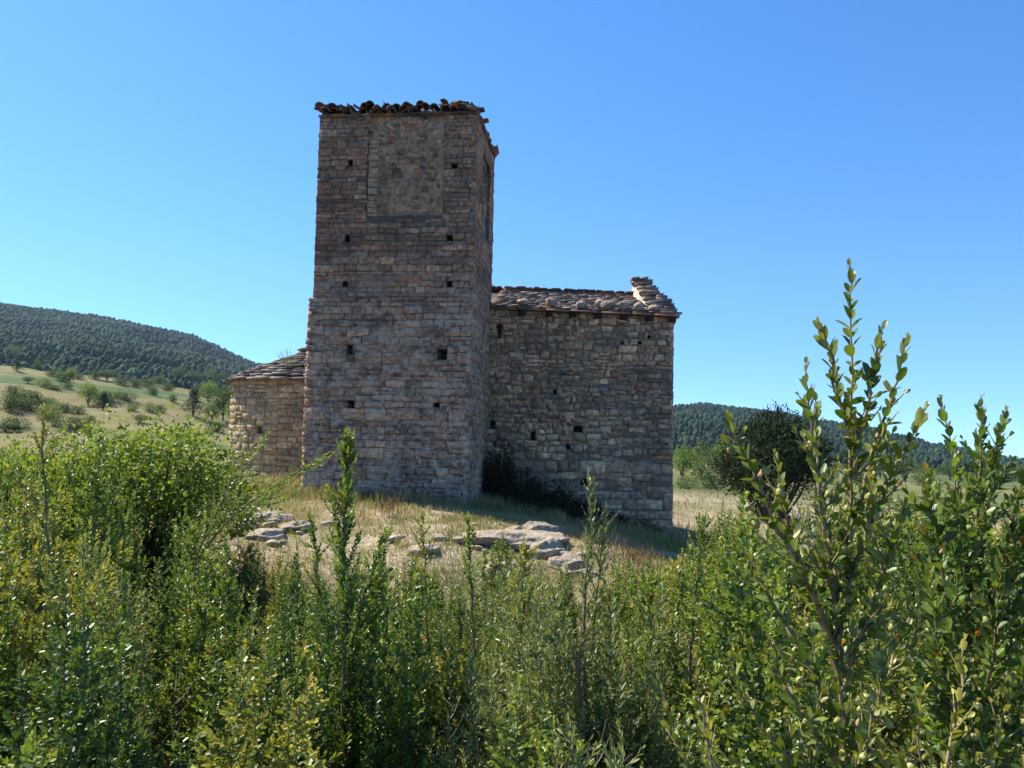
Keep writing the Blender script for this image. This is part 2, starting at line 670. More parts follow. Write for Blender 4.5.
def f_niche(u, z, n):
    return (u, .055 - n, z)


rg = np.random.default_rng(5)


def pal_rub(r_, u, z):
    b = [(.36, .17, .095), (.30, .185, .12), (.25, .16, .11), (.42, .27, .17)][int(r_.random() * 4)]
    return np.array(b) * r_.uniform(.7, 1.1)


NH = [h for h in th_holes if h not in nh]
for k in range(150):
    u = rg.uniform(NICHE[0] + .25, NICHE[1] - .12)
    z = rg.uniform(NICHE[2] + .03, NICHE[3] - .12)
    l, h_ = rg.uniform(.05, .26), rg.uniform(.03, .075)
    if cut((u - l, u + l, z - h_, z + h_), NH) != [(u - l, u + l, z - h_, z + h_)] or u + l > NICHE[1] or u - l < NICHE[0] + .12:
        continue
    stone_box(ar, f_niche, u - l / 2, u + l / 2, z - h_, z + h_, rg.uniform(.006, .03), .03, pal_rub(rg, u, z), rg, .012, .014)
# pale voussoirs and left jamb
uc, hw = (NICHE[0] + NICHE[1]) / 2 + .06, (NICHE[1] - NICHE[0]) / 2 - .12
zs_ = NICHE[3] - hw * .85
for k in range(17):
    a0, a1 = math.pi * k / 17, math.pi * (k + 1) / 17

    def f_arc(t, rr_, n, a0=a0):
        return (uc + math.cos(t) * rr_, .055 - n, zs_ + math.sin(t) * rr_ * .82)
    stone_box(ar, f_arc, a0 + .01, a1 - .01, hw - .20 + rg.uniform(-.02, .02), hw + .02, rg.uniform(.015, .035), .03,
              np.array((.52, .34, .20)) * rg.uniform(.7, 1.1), rg, .006, .006)
masonry(ar, f_niche, NICHE[0] + .01, NICHE[0] + .24, NICHE[2], zs_ + .1, (), 31, (.10, .17), (.14, .24), .012, (.03, .06),
        lambda r_, u, z: np.array((.50, .33, .20)) * r_.uniform(.75, 1.1), .004, over=0)
bk = MB()
g = 24
uu = np.linspace(NICHE[0], NICHE[1], g)
zz = np.linspace(NICHE[2], NICHE[3], g + 8)
UU, ZZ = np.meshgrid(uu, zz, indexing='ij')
nn = .008 + fbm(UU * 4, ZZ * 4, 0, 8, 3) * .02
vv = np.stack([UU, 0.055 - nn, ZZ], -1).reshape(-1, 3)
i, j = np.meshgrid(np.arange(g - 1), np.arange(g + 7), indexing='ij')
fi = np.stack([i * (g + 8) + j, (i + 1) * (g + 8) + j, (i + 1) * (g + 8) + j + 1, i * (g + 8) + j + 1], -1).reshape(-1, 4)
ar.add(vv, [fi], (.41, .25, .145))
ar.build('blocked_arch', M_APSE, tower)
# side blind arch
sa = MB()
masonry(sa, lambda s, z, n: (-.12 + n, s, z), RN[0] + .02, RN[1] - .02, RN[2], RN[3], (), 33, (.12, .2), (.15, .4), .014, (.02, .04), pal_tower, .01, over=0)
for k in range(13):
    a0, a1 = math.pi * k / 13, math.pi * (k + 1) / 13
    rw = (RN[1] - RN[0]) / 2

    def f_arc2(t, rr_, n):
        return (-.09 + n, (RN[0] + RN[1]) / 2 + math.cos(t) * rr_, RN[3] - rw * 1.02 + math.sin(t) * rr_)
    stone_box(sa, f_arc2, a0 + .01, a1 - .01, rw - .16, rw - .005, .035, .04, np.array((.27, .2, .15)) * rg.uniform(.7, 1.1), rg, .005, .006)
sa.build('side_arch', M_STONE, tower)

# tower roof: a low mound of slipped barrel tiles -----------------------------
tr_ = MB()


def barrel(mb, p, ax, up, L, rad, th, col, conc, rg):
    """a canal tile: half pipe along ax, bulging towards up (or its opposite)"""
    ax = norm(ax)
    up = norm(up - ax * (up @ ax))
    si = np.cross(ax, up)
    if conc:
        up = -up
    n = 7
    vs = []
    for (t, rs) in ((0, 1.0), (1, .8)):
        for (rr_) in (rad, rad - th):
            for k in range(n):
                a = math.pi * k / (n - 1)
                vs.append(p + ax * (L * t + rg.normal(0, .004)) + si * math.cos(a) * rr_ * rs + up * math.sin(a) * rr_ * rs * .85)
    fs = []
    for k in range(n - 1):
        fs += [[k, k + 1, 2 * n + k + 1, 2 * n + k], [n + k, 3 * n + k, 3 * n + k + 1, n + k + 1], [k, n + k, n + k + 1, k + 1],
               [2 * n + k, 2 * n + k + 1, 3 * n + k + 1, 3 * n + k]]
    fs += [[0, 2 * n, 3 * n, n], [n - 1, 2 * n - 1, 4 * n - 1, 3 * n - 1]]
    mb.add(vs, [np.array(fs)], col)


def tilecol(rg):
    b = [(.23, .115, .075), (.17, .10, .075), (.30, .14, .08), (.13, .10, .08), (.24, .17, .12)][int(rg.random() * 5)]
    return np.array(b) * rg.uniform(.6, 1.15)


rg = np.random.default_rng(42)
cx_, cy_ = UL / 2, TD / 2
slope = .20
sides = [((UL, -.0), (0, -.0), (0, -1)), ((0, 0), (0, TD), (1, 0)), ((0, TD), (UL, TD), (0, 1)), ((UL, TD), (UL, 0), (-1, 0))]
for (a, b, nrm) in sides:
    a, b, nrm = np.array(a), np.array(b), np.array(nrm)
    Lw = np.linalg.norm(b - a)
    tdir = (b - a) / Lw
    for row in range(-1, 6):
        off = (-.08 if nrm[1] < 0 else -.035) + max(row, 0) * .30 + (.06 if row == -1 else 0)
        if off > 1.75:
            break
        u = max(off, -.03)
        while u < Lw - max(off, -.03):
            p2 = a + tdir * u - nrm * off
            zz_ = ztop + .05 + max(off, 0) * slope + .03 + (.07 if row == -1 else 0)
            conc = rg.random() < .45
            mess = 1.0 if row == 0 else .6
            p = np.array([p2[0] + rg.normal(0, .02), p2[1] + rg.normal(0, .02), zz_ + rg.uniform(0, .06) + (.10 if rg.random() < .3 else 0)])
            aa = math.atan2(-nrm[1], -nrm[0]) + rg.normal(0, .15 * mess)
            ax = np.array([math.cos(aa), math.sin(aa), slope + rg.normal(0, .09 * mess)])
            upv = norm(np.array([rg.normal(0, .3), rg.normal(0, .3), 1.0]))
            barrel(tr_, p, ax, upv, rg.uniform(.34, .50), rg.uniform(.095, .13), .02, tilecol(rg), conc, rg)
            u += rg.uniform(.15, .22)
# under layer of flat slabs that closes the top
for k in range(130):
    p = np.array([rg.uniform(UL + .1, -.1), rg.uniform(.1, TD - .1)])
    d = min(p[0] - UL, -p[0], p[1], TD - p[1])
    barrel(tr_, np.array([p[0], p[1], ztop + .06 + d * slope]), np.array([rg.normal(), rg.normal(), .1]), np.array([0, 0, 1.]), .4, .11, .02, tilecol(rg), False, rg)
e = -.02
q = [(UL - e, e * -1, ztop + .02), (-e * -1, -e, ztop + .02), (-.02, TD - .02, ztop + .02), (UL + .02, TD - .02, ztop + .02),
     (cx_, cy_, ztop + .02 + 1.7 * slope)]
q[0] = (UL + .02, .02, ztop + .02)
q[1] = (-.02, .02, ztop + .02)
tr_.add(q, [np.array([[0, 1, 4], [1, 2, 4], [2, 3, 4], [3, 0, 4]]), np.array([[0, 3, 2, 1]])], (.12, .09, .07))
# broken slabs projecting under the tiles
u = UL - .03
while u < 0:
    l = rg.uniform(.2, .45)
    stone_box(tr_, lambda a, z, n: (a, -n, z), u, min(u + l, .03), ztop + .0, ztop + .055, rg.uniform(.03, .09), .3, tilecol(rg) * .9, rg, .008, .006)
    u += l
u = 0
while u < TD:
    l = rg.uniform(.2, .45)
    stone_box(tr_, lambda a, z, n: (n, a, z), u, min(u + l, TD), ztop + .004, ztop + .055, rg.uniform(.03, .09), .3, tilecol(rg) * .9, rg, .008, .006)
    u += l
tr_.build('tile_roof', M_TILE, tower)

# nave ---------------------------------------------------------
NW = 3.0
UR = onfront(672.5, 430, NW)[0]
zeL = onfront(498, 309, NW)[1]
zeR = onfront(672, 317, NW)[1]
U0N = -2.6
ND = 5.4


def ze(u):
    return zeL + (zeR - zeL) * (u - 0) / (UR)


def nhole(x, y, w_, h_, dp=.5):
    u, z = onfront(x, y, NW)
    s = 20.8 / F
    return (u - w_ * s / 2, u + w_ * s / 2, z - h_ * s / 2, z + h_ * s / 2, dp)


nholes = [nhole(493, 425, 6, 8), nhole(533, 436, 5, 9), nhole(578, 429, 9, 6.5), nhole(568, 447, 4, 5), nhole(584, 482, 7, 6),
          nhole(649, 337, 3, 3), nhole(640, 343, 4, 3), nhole(622, 343, 3, 2.5), nhole(555, 392, 3, 5), nhole(499, 331, 5, 14, .3)]
nv = MB()


def f_nave(u, z, n):
    return (u, NW - n, z)


def f_nr(s, z, n):
    return (UR + n, NW + s, z)


def f_nb(s, z, n):
    return (UR - s, NW + ND + n, z)


def f_nl(s, z, n):
    return (U0N - n - 3.2, NW + .5 + s, z)


backing(nv, f_nave, U0N, UR, -1.6, max(zeL, zeR) + .0, nholes, (.27, .195, .13))
# the lower two thirds hewn, the top rubble
masonry(nv, f_nave, U0N, UR, -1.6, 1.2, nholes, 51, (.17, .27), (.25, .65), .016, (.006, .03), pal_nave, .02)
masonry(nv, f_nave, U0N, UR, 1.2, max(zeL, zeR) + .02, nholes, 52, (.10, .23), (.09, .42), .038, (.004, .05), pal_nave, .045, drop=.04, jit=.028, topz=lambda u: ze(u) - .005)
zr = .92
gz = lambda s: max(zeL, zeR) - .05 + zr * (1 - abs(s - ND / 2) / (ND / 2))
backing(nv, f_nr, 0, ND, -1.6, zeR - .05, (), (.23, .185, .135))
nv.add([f_nr(0, zeR - .05, 0), f_nr(ND, zeR - .05, 0), f_nr(ND / 2, zeR + zr, 0)], [np.array([[0, 1, 2]])], (.23, .185, .135))
masonry(nv, f_nr, 0, ND, -1.6, zeR + 1.3, (), 53, (.15, .25), (.2, .55), .016, (.006, .03), pal_nave, .015, topz=gz)
backing(nv, f_nb, 0, UR - U0N, -1.6, zeR - .05, (), (.23, .185, .135))
masonry(nv, f_nb, 0, UR - U0N, -.4, zeR - .05, (), 54, (.2, .3), (.3, .7), .02, (.006, .03), pal_nave, .015)
# chancel block between nave and apse
UA, WA, RA = -5.92, 5.75, 2.15
zA = 3.25
fc = lambda s, z, n: (UA + s, WA - RA - n, z)
backing(nv, fc, 0, -UA + U0N, -1, zA, (), (.30, .22, .15))
masonry(nv, fc, 0, -UA + U0N, -1, zA, (), 55, (.13, .22), (.2, .5), .016, (.015, .05), pal_apse, .015)
fb2 = lambda s, z, n: (U0N - s, WA + RA + n, z)
backing(nv, fb2, 0, -UA + U0N, -1, zA, (), (.30, .22, .15))
masonry(nv, fb2, 0, -UA + U0N, -1, zA, (), 56, (.2, .3), (.3, .6), .016, (.015, .05), pal_apse, .015)
fw2 = lambda s, z, n: (U0N - n, NW + s, z)
backing(nv, fw2, 0, ND, 0, zeR - .05, (), (.25, .2, .15))
nv.add([fw2(0, zeR - .05, 0), fw2(ND, zeR - .05, 0), fw2(ND / 2, zeR + zr, 0)], [np.array([[0, 1, 2]])], (.23, .185, .135))
nv.build('nave_wall', M_NAVE, chapel)

# slab helper ---------------------------------------------------


def slab(mb, c, ax, up, l, w_, th, col, rg, n=None):
    """an irregular flat stone: c centre, ax long direction, up its normal"""
    ax = norm(np.asarray(ax, float))
    up = np.asarray(up, float)
    up = norm(up - ax * (up @ ax))
    si = np.cross(up, ax)
    n = n or int(rg.integers(7, 10))
    an = (np.arange(n) + rg.uniform(-.25, .25, n)) / n * 2 * math.pi
    ca, sa_ = np.cos(an), np.sin(an)
    k = 1 / np.maximum(np.abs(ca), np.abs(sa_)) ** .9
    pu, pw = ca * k * l / 2 * rg.uniform(.88, 1.08, n), sa_ * k * w_ / 2 * rg.uniform(.88, 1.08, n)
    top = c + ax * pu[:, None] + si * pw[:, None] + up * (th / 2 + rg.normal(0, th * .08, n))[:, None]
    bot = c + ax * (pu * .95)[:, None] + si * (pw * .95)[:, None] - up * (th / 2)
    vs = np.r_[top, bot, [c + up * th * .55], [c - up * th / 2]]
    tri, quad = [], []
    for a in range(n):
        b = (a + 1) % n
        tri += [[a, b, 2 * n], [n + b, n + a, 2 * n + 1]]
        quad.append([a, n + a, n + b, b])
    mb.add(vs, [np.array(tri), np.array(quad)], col)


def slabcol(rg, warm=.3):
    if rg.random() < warm:
        b = np.array((.28, .18, .135))
    else:
        b = np.array([(.20, .165, .135), (.165, .145, .125), (.26, .22, .18), (.22, .17, .14)][int(rg.random() * 4)])
    return b * rg.uniform(.65, 1.2)


# nave roof -----------------------------------------------------
nr_ = MB()
rg = np.random.default_rng(77)
OV = .17
zr = .92
run = ND / 2
sl_ = zr / run
for side in (0, 1):
    for row in range(25):
        s_ = -OV + row * .125
        if s_ > run:
            break
        u = (-.02 if side == 0 else U0N)
        while u < UR - .35:
            l = rg.uniform(.18, .46)
            zz_ = ze(u) + .05 + s_ * sl_ + .02
            w_ = NW + s_ if side == 0 else NW + ND - s_
            sg = 1 if side == 0 else -1
            c = np.array([u + l / 2, w_ + sg * .16, zz_ + .16 * sl_ + .03 + rg.normal(0, .006)])
            upv = np.array([rg.normal(0, .03), -sg * (sl_ - .10 + rg.normal(0, .03)), 1])
            slab(nr_, c, (1, rg.normal(0, .04), rg.normal(0, .02)), upv, l * 1.08, .42, rg.uniform(.015, .03), slabcol(rg), rg)
            u += l
# covering sheets under the slabs
for side in (0, 1):
    w0 = NW - OV + .06 if side == 0 else NW + ND + OV - .06
    b0 = -(OV - .06) * sl_
    ul = U0N
    nr_.add([(ul, w0, ze(ul) + b0 + .03), (UR - .05, w0, zeR + b0 + .03), (UR - .05, NW + run, zeR + zr + .03), (ul, NW + run, ze(ul) + zr + .03)],
            [np.array([[0, 1, 2, 3]])], (.09, .075, .06))
roof = nr_.build('slab_roof', M_SLAB, chapel)
# ridge tiles: reddish
rd = MB()
u = -.05
while u < UR - .9:
    l = rg.uniform(.42, .6)
    p = np.array([u, NW + run + rg.normal(0, .02), ze(u) + zr + .06 + rg.normal(0, .012)])
    barrel(rd, p, np.array([1, rg.normal(0, .03), (zeR - zeL) / UR + rg.normal(0, .02)]), np.array([0, 0, 1.]), l * 1.05, .15, .025,
           np.array((.36, .19, .13)) * rg.uniform(.6, 1.1), False, rg)
    u += l
rd.build('ridge_tiles', M_TILE, roof)
# eave course: thin reddish slabs carried by rafter ends
ev = MB()
u = -.04
while u < UR + .08:
    l = rg.uniform(.5, .95)
    ub = min(u + l, UR + .16)
    z = ze(u) - .0
    q = []
    stone_box(ev, lambda a, zz2, n: (a, NW - n, zz2 + (zeR - zeL) / UR * (a)), u + .004, ub - .004, zeL - .005, zeL + .04,
              OV + .03 + rg.uniform(-.03, .03), .25, np.array((.36, .20, .14)) * rg.uniform(.7, 1.1), rg, .006, .006)
    u = ub
    if ub >= UR + .15:
        break
ev.build('eave_slabs', M_SLAB, roof)
for (x, y) in ((521.5, 317), (549, 317), (573, 318), (598, 319), (624, 320), (650, 320), (672.5, 319)):
    u, z = onfront(x, y, NW - .12)
    m_ = MB()
    zt_ = ze(u) - .012
    hw_ = .095
    v = []
    for (w_, k) in ((NW - OV + .04, .75), (NW + .25, 1)):
        v += [(u - hw_, w_, zt_ - .16 * k), (u + hw_, w_, zt_ - .15 * k), (u + hw_ * .95, w_, zt_), (u - hw_, w_, zt_)]
    m_.add(v, [np.array([[0, 1, 2, 3], [0, 4, 5, 1], [1, 5, 6, 2], [2, 6, 7, 3], [3, 7, 4, 0], [4, 7, 6, 5]])], (.05, .035, .028))
    m_.build('rafter_end', M_WOOD, roof)

# raised gable coping: stacked slabs stepping up the rake
gp = MB()
steps = 15
for side in (0, 1):
    for k in range(steps):
        t = k / (steps - 1)
        s_ = -.16 + t * (run + .12)
        sg = 1 if side == 0 else -1
        w_ = NW + s_ if side == 0 else NW + ND - s_
        lift = .05 + .44 * t ** .8
        uL_, uR_ = UR - .56 - .40 * t, UR + .17 - .64 * t
        mid = (uL_ + uR_) / 2
        nb = 2 if rg.random() < .45 else 1
        for b in range(nb):
            ww = (uR_ - uL_) / nb
            c = np.array([uL_ + ww * (b + .5) + rg.normal(0, .03), w_ + sg * .15, zeR + .06 + (s_ + .1) * sl_ + lift + rg.normal(0, .008)])
            slab(gp, c, (1, rg.normal(0, .08), rg.normal(0, .03)), np.array([rg.normal(0, .03), -sg * .08 + rg.normal(0, .03), 1]),
                 ww * rg.uniform(.98, 1.12), .46, rg.uniform(.045, .085), slabcol(rg, .2) * 1.1, rg)
slab(gp, np.array([UR - .70, NW + run, zeR + zr + .60]), (1, 0, 0), (0, 0, 1), .26, .3, .09, (.12, .09, .08), rg)
slab(gp, np.array([UR - .66, NW + run, zeR + zr + .54]), (1, 0, 0), (.1, 0, 1), .66, .5, .05, (.3, .17, .12), rg)
coping = gp.build('gable_coping', M_SLAB, roof)
mo = MB()
ua_, ub_ = UR - .72, UR - .40
for side in (0, 1):
    wA_, wB_ = (NW + .02, NW + run) if side == 0 else (NW + ND - .02, NW + run)
    za_, zb_ = zeR + .02, zeR + zr + .02
    NN = 12
    for k in range(NN):
        t0, t1 = k / NN, (k + 1) / NN
        l0, l1 = .02 + .40 * t0 ** .8, .02 + .40 * t1 ** .8
        w0, w1 = wA_ + (wB_ - wA_) * t0, wA_ + (wB_ - wA_) * t1
        z0, z1 = za_ + (zb_ - za_) * t0, za_ + (zb_ - za_) * t1
        d0 = .03 * vnoise(k * .9, 0, 0, 3)
        d1 = .03 * vnoise((k + 1) * .9, 0, 0, 3)
        a_0, a_1 = UR - .50 - .40 * t0, UR - .50 - .40 * t1
        b_0, b_1 = UR - .02 - .5 * t0, UR - .02 - .5 * t1
        q = [(a_0 + d0 - .1, w0, z0), (a_1 + d1 - .1, w1, z1), (a_1 + d1, w1, z1 + l1), (a_0 + d0, w0, z0 + l0),
             (b_0, w0, z0), (b_1, w1, z1), (b_1, w1, z1 + l1), (b_0, w0, z0 + l0)]
        mo.add(q, [np.array([[0, 1, 2, 3], [3, 2, 6, 7], [7, 6, 5, 4]])], (.45, .38, .29))
        if k == 0:
            mo.add([q[0], q[4], q[7], q[3]], [np.array([[0, 1, 2, 3]])], (.5, .42, .33))
mo.build('mortar_bed', M_ROCK, coping)

# apse ----------------------------------------------------------
ap = MB()


def f_apse(s, z, n):
    a = s / RA
    return (UA - math.sin(a) * (RA + n), WA - math.cos(a) * (RA + n), z)


d_ = ray(259, 430)
aholes = []
best = min(np.linspace(.2, 3, 200), key=lambda s: abs((lambda q: (CX + F * ((q - CAM) @ RT) / ((q - CAM) @ fw)) - 259)(toW(*f_apse(s, 1.6, 0)[:2], 1.6))))
q_ = toW(*f_apse(best, 1.6, 0)[:2], 1.6)
zz_ = CAM[2] + (math.hypot(q_[1], 0)) * (ray(259, 430)[2] / ray(259, 430)[1])
aholes = [(best - .09, best + .09, zz_ - .10, zz_ + .10, .5)]
backing(ap, f_apse, 0, math.pi * RA, -1, zA, aholes, (.34, .25, .165), res=.3)
masonry(ap, f_apse, 0, math.pi * RA, -1, zA, aholes, 61, (.14, .23), (.18, .42), .016, (.015, .055), pal_apse, .02, over=0)
apse = ap.build('apse_wall', M_APSE, chapel)
ao = MB()
rg = np.random.default_rng(99)
ZA = zA + .0
for row in range(11):
    t = row / 10
    rr_ = (RA + .22) * (1 - t) + .12 * t
    zc = ZA + .05 + .98 * t ** .9
    n = max(4, int(2 * math.pi * rr_ / .42))
    for k in range(n):
        a = math.pi * 2 * (k + rg.uniform(-.2, .2)) / n
        rc = rr_ - .17
        if math.sin(a) < -.15 and rc > .3:
            continue
        c = np.array([UA - math.sin(a) * rc, WA - math.cos(a) * rc, zc + rg.normal(0, .012)])
        outw = np.array([-math.sin(a), -math.cos(a), 0])
        slab(ao, c, np.array([math.cos(a), -math.sin(a), rg.normal(0, .04)]), outw * (.22 + rg.normal(0, .04)) + np.array([0, 0, 1]),
             rg.uniform(.38, .62), .46, rg.uniform(.035, .065), slabcol(rg, .15) * 1.05, rg)
# chancel roof: slabs on two slopes, joining the cone to the nave gable
for side in (0, 1):
    sg = 1 if side == 0 else -1
    for row in range(11):
        t = row / 10
        u = UA
        while u < U0N:
            l = rg.uniform(.3, .6)
            w_ = WA - sg * (RA + .17 - .1 - (RA + .05) * t)
            c = np.array([u + l / 2, w_ + sg * .1, ZA + .05 + .98 * t ** .9 + rg.normal(0, .01)])
            slab(ao, c, (1, rg.normal(0, .05), rg.normal(0, .02)), (0, -sg * .25, 1), l * 1.05, .46, rg.uniform(.035, .06), slabcol(rg, .15), rg)
            u += l
n = 24
cone = [(UA - math.sin(math.pi * k / n) * (RA + .05), WA - math.cos(math.pi * k / n) * (RA + .05), ZA + .01) for k in range(n + 1)]
cone += [(UA, WA, ZA + .97), (U0N, WA, ZA + .97), (U0N, WA - RA - .05, ZA + .01), (U0N, WA + RA + .05, ZA + .01)]
ao.add(cone, [np.array([[k, k + 1, n + 1] for k in range(n)]), np.array([[n + 3, 0, n + 1, n + 2], [n, n + 4, n + 2, n + 1]])], (.1, .085, .07))
ao.build('apse_roof', M_SLAB, apse)
# ------------------------------------------------------------------ rocks


def rock_mb(mb, c, rx, ry, rz, seed, col, rot=0.0, layered=0.0, n=26):
    """a weathered stone: a displaced ball with flattened facets"""
    rg = np.random.default_rng(seed)
    th = np.linspace(0, math.pi, n // 2 + 1)
    ph = np.linspace(0, 2 * math.pi, n, endpoint=False)
    T, Q = np.meshgrid(th, ph, indexing='ij')
    d = np.stack([np.sin(T) * np.cos(Q), np.sin(T) * np.sin(Q), np.cos(T)], -1)
    r = np.ones(T.shape)
    for k in range(20):
        nn = norm(rg.normal(0, 1, 3) * (1, 1, 1.4))
        h = rg.uniform(.66, .95)
        dp = d @ nn
        r = np.minimum(r, np.where(dp > .05, h / np.maximum(dp, .05), 9))
    r = r * (1 + .15 * fbm(d[..., 0] * 2.6 + seed, d[..., 1] * 2.6, d[..., 2] * 2.6, seed, 6))
    p = d * r[..., None] * np.array((rx, ry, rz))
    if layered:
        p[..., 2] += layered * rz * np.sin(p[..., 2] / rz * 9 + fbm(p[..., 0] * 3, p[..., 1] * 3, 0, seed, 3) * 5) * .10
    ca, sa_ = math.cos(rot), math.sin(rot)
    p = np.stack([p[..., 0] * ca - p[..., 1] * sa_, p[..., 0] * sa_ + p[..., 1] * ca, p[..., 2]], -1) + np.asarray(c)
    m = len(ph)
    i, j = np.meshgrid(np.arange(len(th) - 1), np.arange(m), indexing='ij')
    f = np.stack([i * m + j, (i + 1) * m + j, (i + 1) * m + (j + 1) % m, i * m + (j + 1) % m], -1).reshape(-1, 4)
    mb.add(p.reshape(-1, 3), [f], np.array(col) * rg.uniform(.85, 1.12))


ordn = ['first', 'second', 'third', 'fourth', 'fifth', 'sixth', 'seventh', 'eighth']
for k, (x, y, w_, h_) in enumerate(((523.5, 304.5, 12, 8), (551, 304.5, 12, 10), (581, 306, 13, 8), (600.5, 302.5, 11, 9), (608, 307, 14, 10),
                                    (623, 305.5, 12, 10), (638.5, 307, 11, 9), (654, 308.5, 11, 7))):
    back = .18 if k == 3 else -.03
    u, z = onfront(x, y, NW + back)
    zb = ze(u) + .05 + (back + .1) * sl_ + .045
    rx, rz = w_ * .0262 / 2 * 1.12, h_ * .0262 / 2 * 1.25
    mb = MB()
    rock_mb(mb, (0, 0, 0), rx, .15, rz, 200 + k, (.33, .26, .19), rot=k * .7, n=20)
    o = mb.build('roof_stone', M_ROCK)
    p = toW(u, NW + back, zb + rz * .72)
    o.location = [float(a) for a in p]
    o.rotation_euler = (0, 0, TH)
    tag(o, '%s round stone on the nave eave, counted from the tower%s' % (ordn[k], ', set back' if k == 3 else ''),
        'stone', 'stones laid along the nave eave')

for k, (x, y, Y, rx, ry, rz, rot, lab) in enumerate((
        (512, 533, 14.6, 1.15, .85, .17, .1, 'broad pale rock shelf in full sun before the nave'),
        (538, 521, 15.6, .42, .4, .24, .3, 'rounded grey boulder half in shade behind the pale rock shelf'),
        (568, 549, 13.6, .36, .3, .20, .8, 'small pale rock at the right end of the rock shelf'),
        (500, 556, 13.2, .40, .3, .17, .2, 'low pale rock just below the left half of the rock shelf'),
        (548, 541, 14.1, .45, .35, .22, 1.2, 'cracked tan rock lying against the right half of the rock shelf'),
        (425, 549, 13.8, .30, .25, .13, .4, 'small tan rock in dry grass between the spire shoots'),
        (270, 519, 15.2, .45, .35, .16, .2, 'flat layered rock on the bank below the tower corner'),
        (296, 527, 14.6, .38, .3, .14, 1.0, 'flat layered rock right of the others on the bank'),
        (268, 534, 14.0, .42, .3, .13, .5, 'lowest of the flat layered rocks on the bank'),
        (247, 526, 14.6, .30, .26, .12, 1.9, 'leftmost flat layered rock on the bank'),
        (585, 560, 13.3, .22, .2, .10, .5, 'little pale rock by the dry weeds before the nave'),
        (392, 540, 14.3, .26, .22, .09, .9, 'little tan rock left of the spire shoots'))):
    p = P(x, y, Y)
    gz_ = float(ground_h(p[0], p[1]))
    mb = MB()
    rock_mb(mb, (0, 0, 0), rx, ry, rz, 300 + k, (.35, .285, .20), rot=rot, layered=1.0, n=64)
    o = mb.build('rock', M_ROCK)
    o.location = (float(p[0]), float(p[1]), gz_ + rz * .05)
    tag(o, lab, 'rock', 'rocks on the mound')

rg = np.random.default_rng(61)
sp_ = []
for k in range(4):
    mb = MB()
    rock_mb(mb, (0, 0, 0), .12, .09, .055, 420 + k, (.38, .30, .21), n=22)
    sp_.append(mb)
sp_ = [m.build('loose_stone', M_ROCK) for m in sp_]
for k in range(46):
    a, b = (rg.normal(.2, .9), rg.normal(14.0, .8)) if k < 26 else (rg.normal(-4.3, .6), rg.normal(14.7, .6))
    o = sp_[k] if k < 4 else sp_[k % 4].copy()
    if k >= 4:
        COL.objects.link(o)
    s_ = rg.uniform(.5, 1.7)
    o.location = (a, b, float(ground_h(a, b)) + .012 * s_)
    o.rotation_euler = (rg.uniform(-.3, .3), rg.uniform(-.3, .3), rg.uniform(0, 6.28))
    o.scale = (s_, s_, s_)
    tag(o, 'small loose tan stone scattered round the %s' % ('rock shelf before the nave' if k < 26 else 'flat layered rocks on the left bank'), 'stone',
        'loose stones by the %s' % ('rock shelf' if k < 26 else 'left bank'))

# ------------------------------------------------------------------ leaves and shoots


class Leaves:
    def __init__(s):
        s.a = []

    def add(s, p, ax, nr, L, w, col):
        n = len(p)
        s.a.append(np.c_[p, ax, nr, np.broadcast_to(L, n), np.broadcast_to(w, n), np.broadcast_to(col, (n, 3))])

    def build(s, name, m, parent=None, fine=False):
        a = np.concatenate(s.a)
        p, ax, nr, L, w, col = a[:, :3], norm(a[:, 3:6]), a[:, 6:9], a[:, 9], a[:, 10], a[:, 11:14]
        si = norm(np.cross(ax, nr))
        nr = np.cross(si, ax)
        if fine:
            T = [(0, 0, 0), (.22, .36, .10), (.55, .50, .16), (.84, .32, .12), (1, 0, -.04), (.84, -.32, .12), (.55, -.50, .16), (.22, -.36, .10), (.5, 0, .0)]
            Fc = [np.array([[0, 1, 2, 8], [8, 2, 3, 4], [0, 8, 6, 7], [8, 4, 5, 6]])]
        else:
            T = [(0, 0, 0), (.35, .5, .12), (.78, .38, .10), (1, 0, 0), (.78, -.38, .10), (.35, -.5, .12)]
            Fc = [np.array([[0, 1, 2, 3], [0, 3, 4, 5]])]
        T = np.array(T)
        v = p[:, None] + ax[:, None] * (T[None, :, 0:1] * L[:, None, None]) + si[:, None] * (T[None, :, 1:2] * w[:, None, None]) \
            + nr[:, None] * (T[None, :, 2:3] * w[:, None, None])
        n, k = len(p), len(T)
        mb = MB()
        fs = [(np.arange(n)[:, None, None] * k + f[None]).reshape(-1, f.shape[1]) for f in Fc]
        mb.add(v.reshape(-1, 3), fs, np.repeat(col, k, axis=0))
        return mb.build(name, m, parent, smooth=fine)


def tube(mb, pts, r0_, r1_, col, sides=4):
    pts = np.asarray(pts, float)
    n = len(pts)
    d = norm(np.gradient(pts, axis=0))
    ref = np.where(np.abs(d[:, 2:3]) > .9, np.array([[1., 0, 0]]), np.array([[0, 0, 1.]]))
    a = norm(np.cross(d, ref))
    b = np.cross(d, a)
    rr_ = np.linspace(r0_, r1_, n)
    an = np.arange(sides) / sides * 2 * math.pi
    v = pts[:, None] + (a[:, None] * np.cos(an)[None, :, None] + b[:, None] * np.sin(an)[None, :, None]) * rr_[:, None, None]
    i, j = np.meshgrid(np.arange(n - 1), np.arange(sides), indexing='ij')
    j2 = (j + 1) % sides
    mb.add(v.reshape(-1, 3), [np.stack([i * sides + j, i * sides + j2, (i + 1) * sides + j2, (i + 1) * sides + j], -1).reshape(-1, 4)], col)


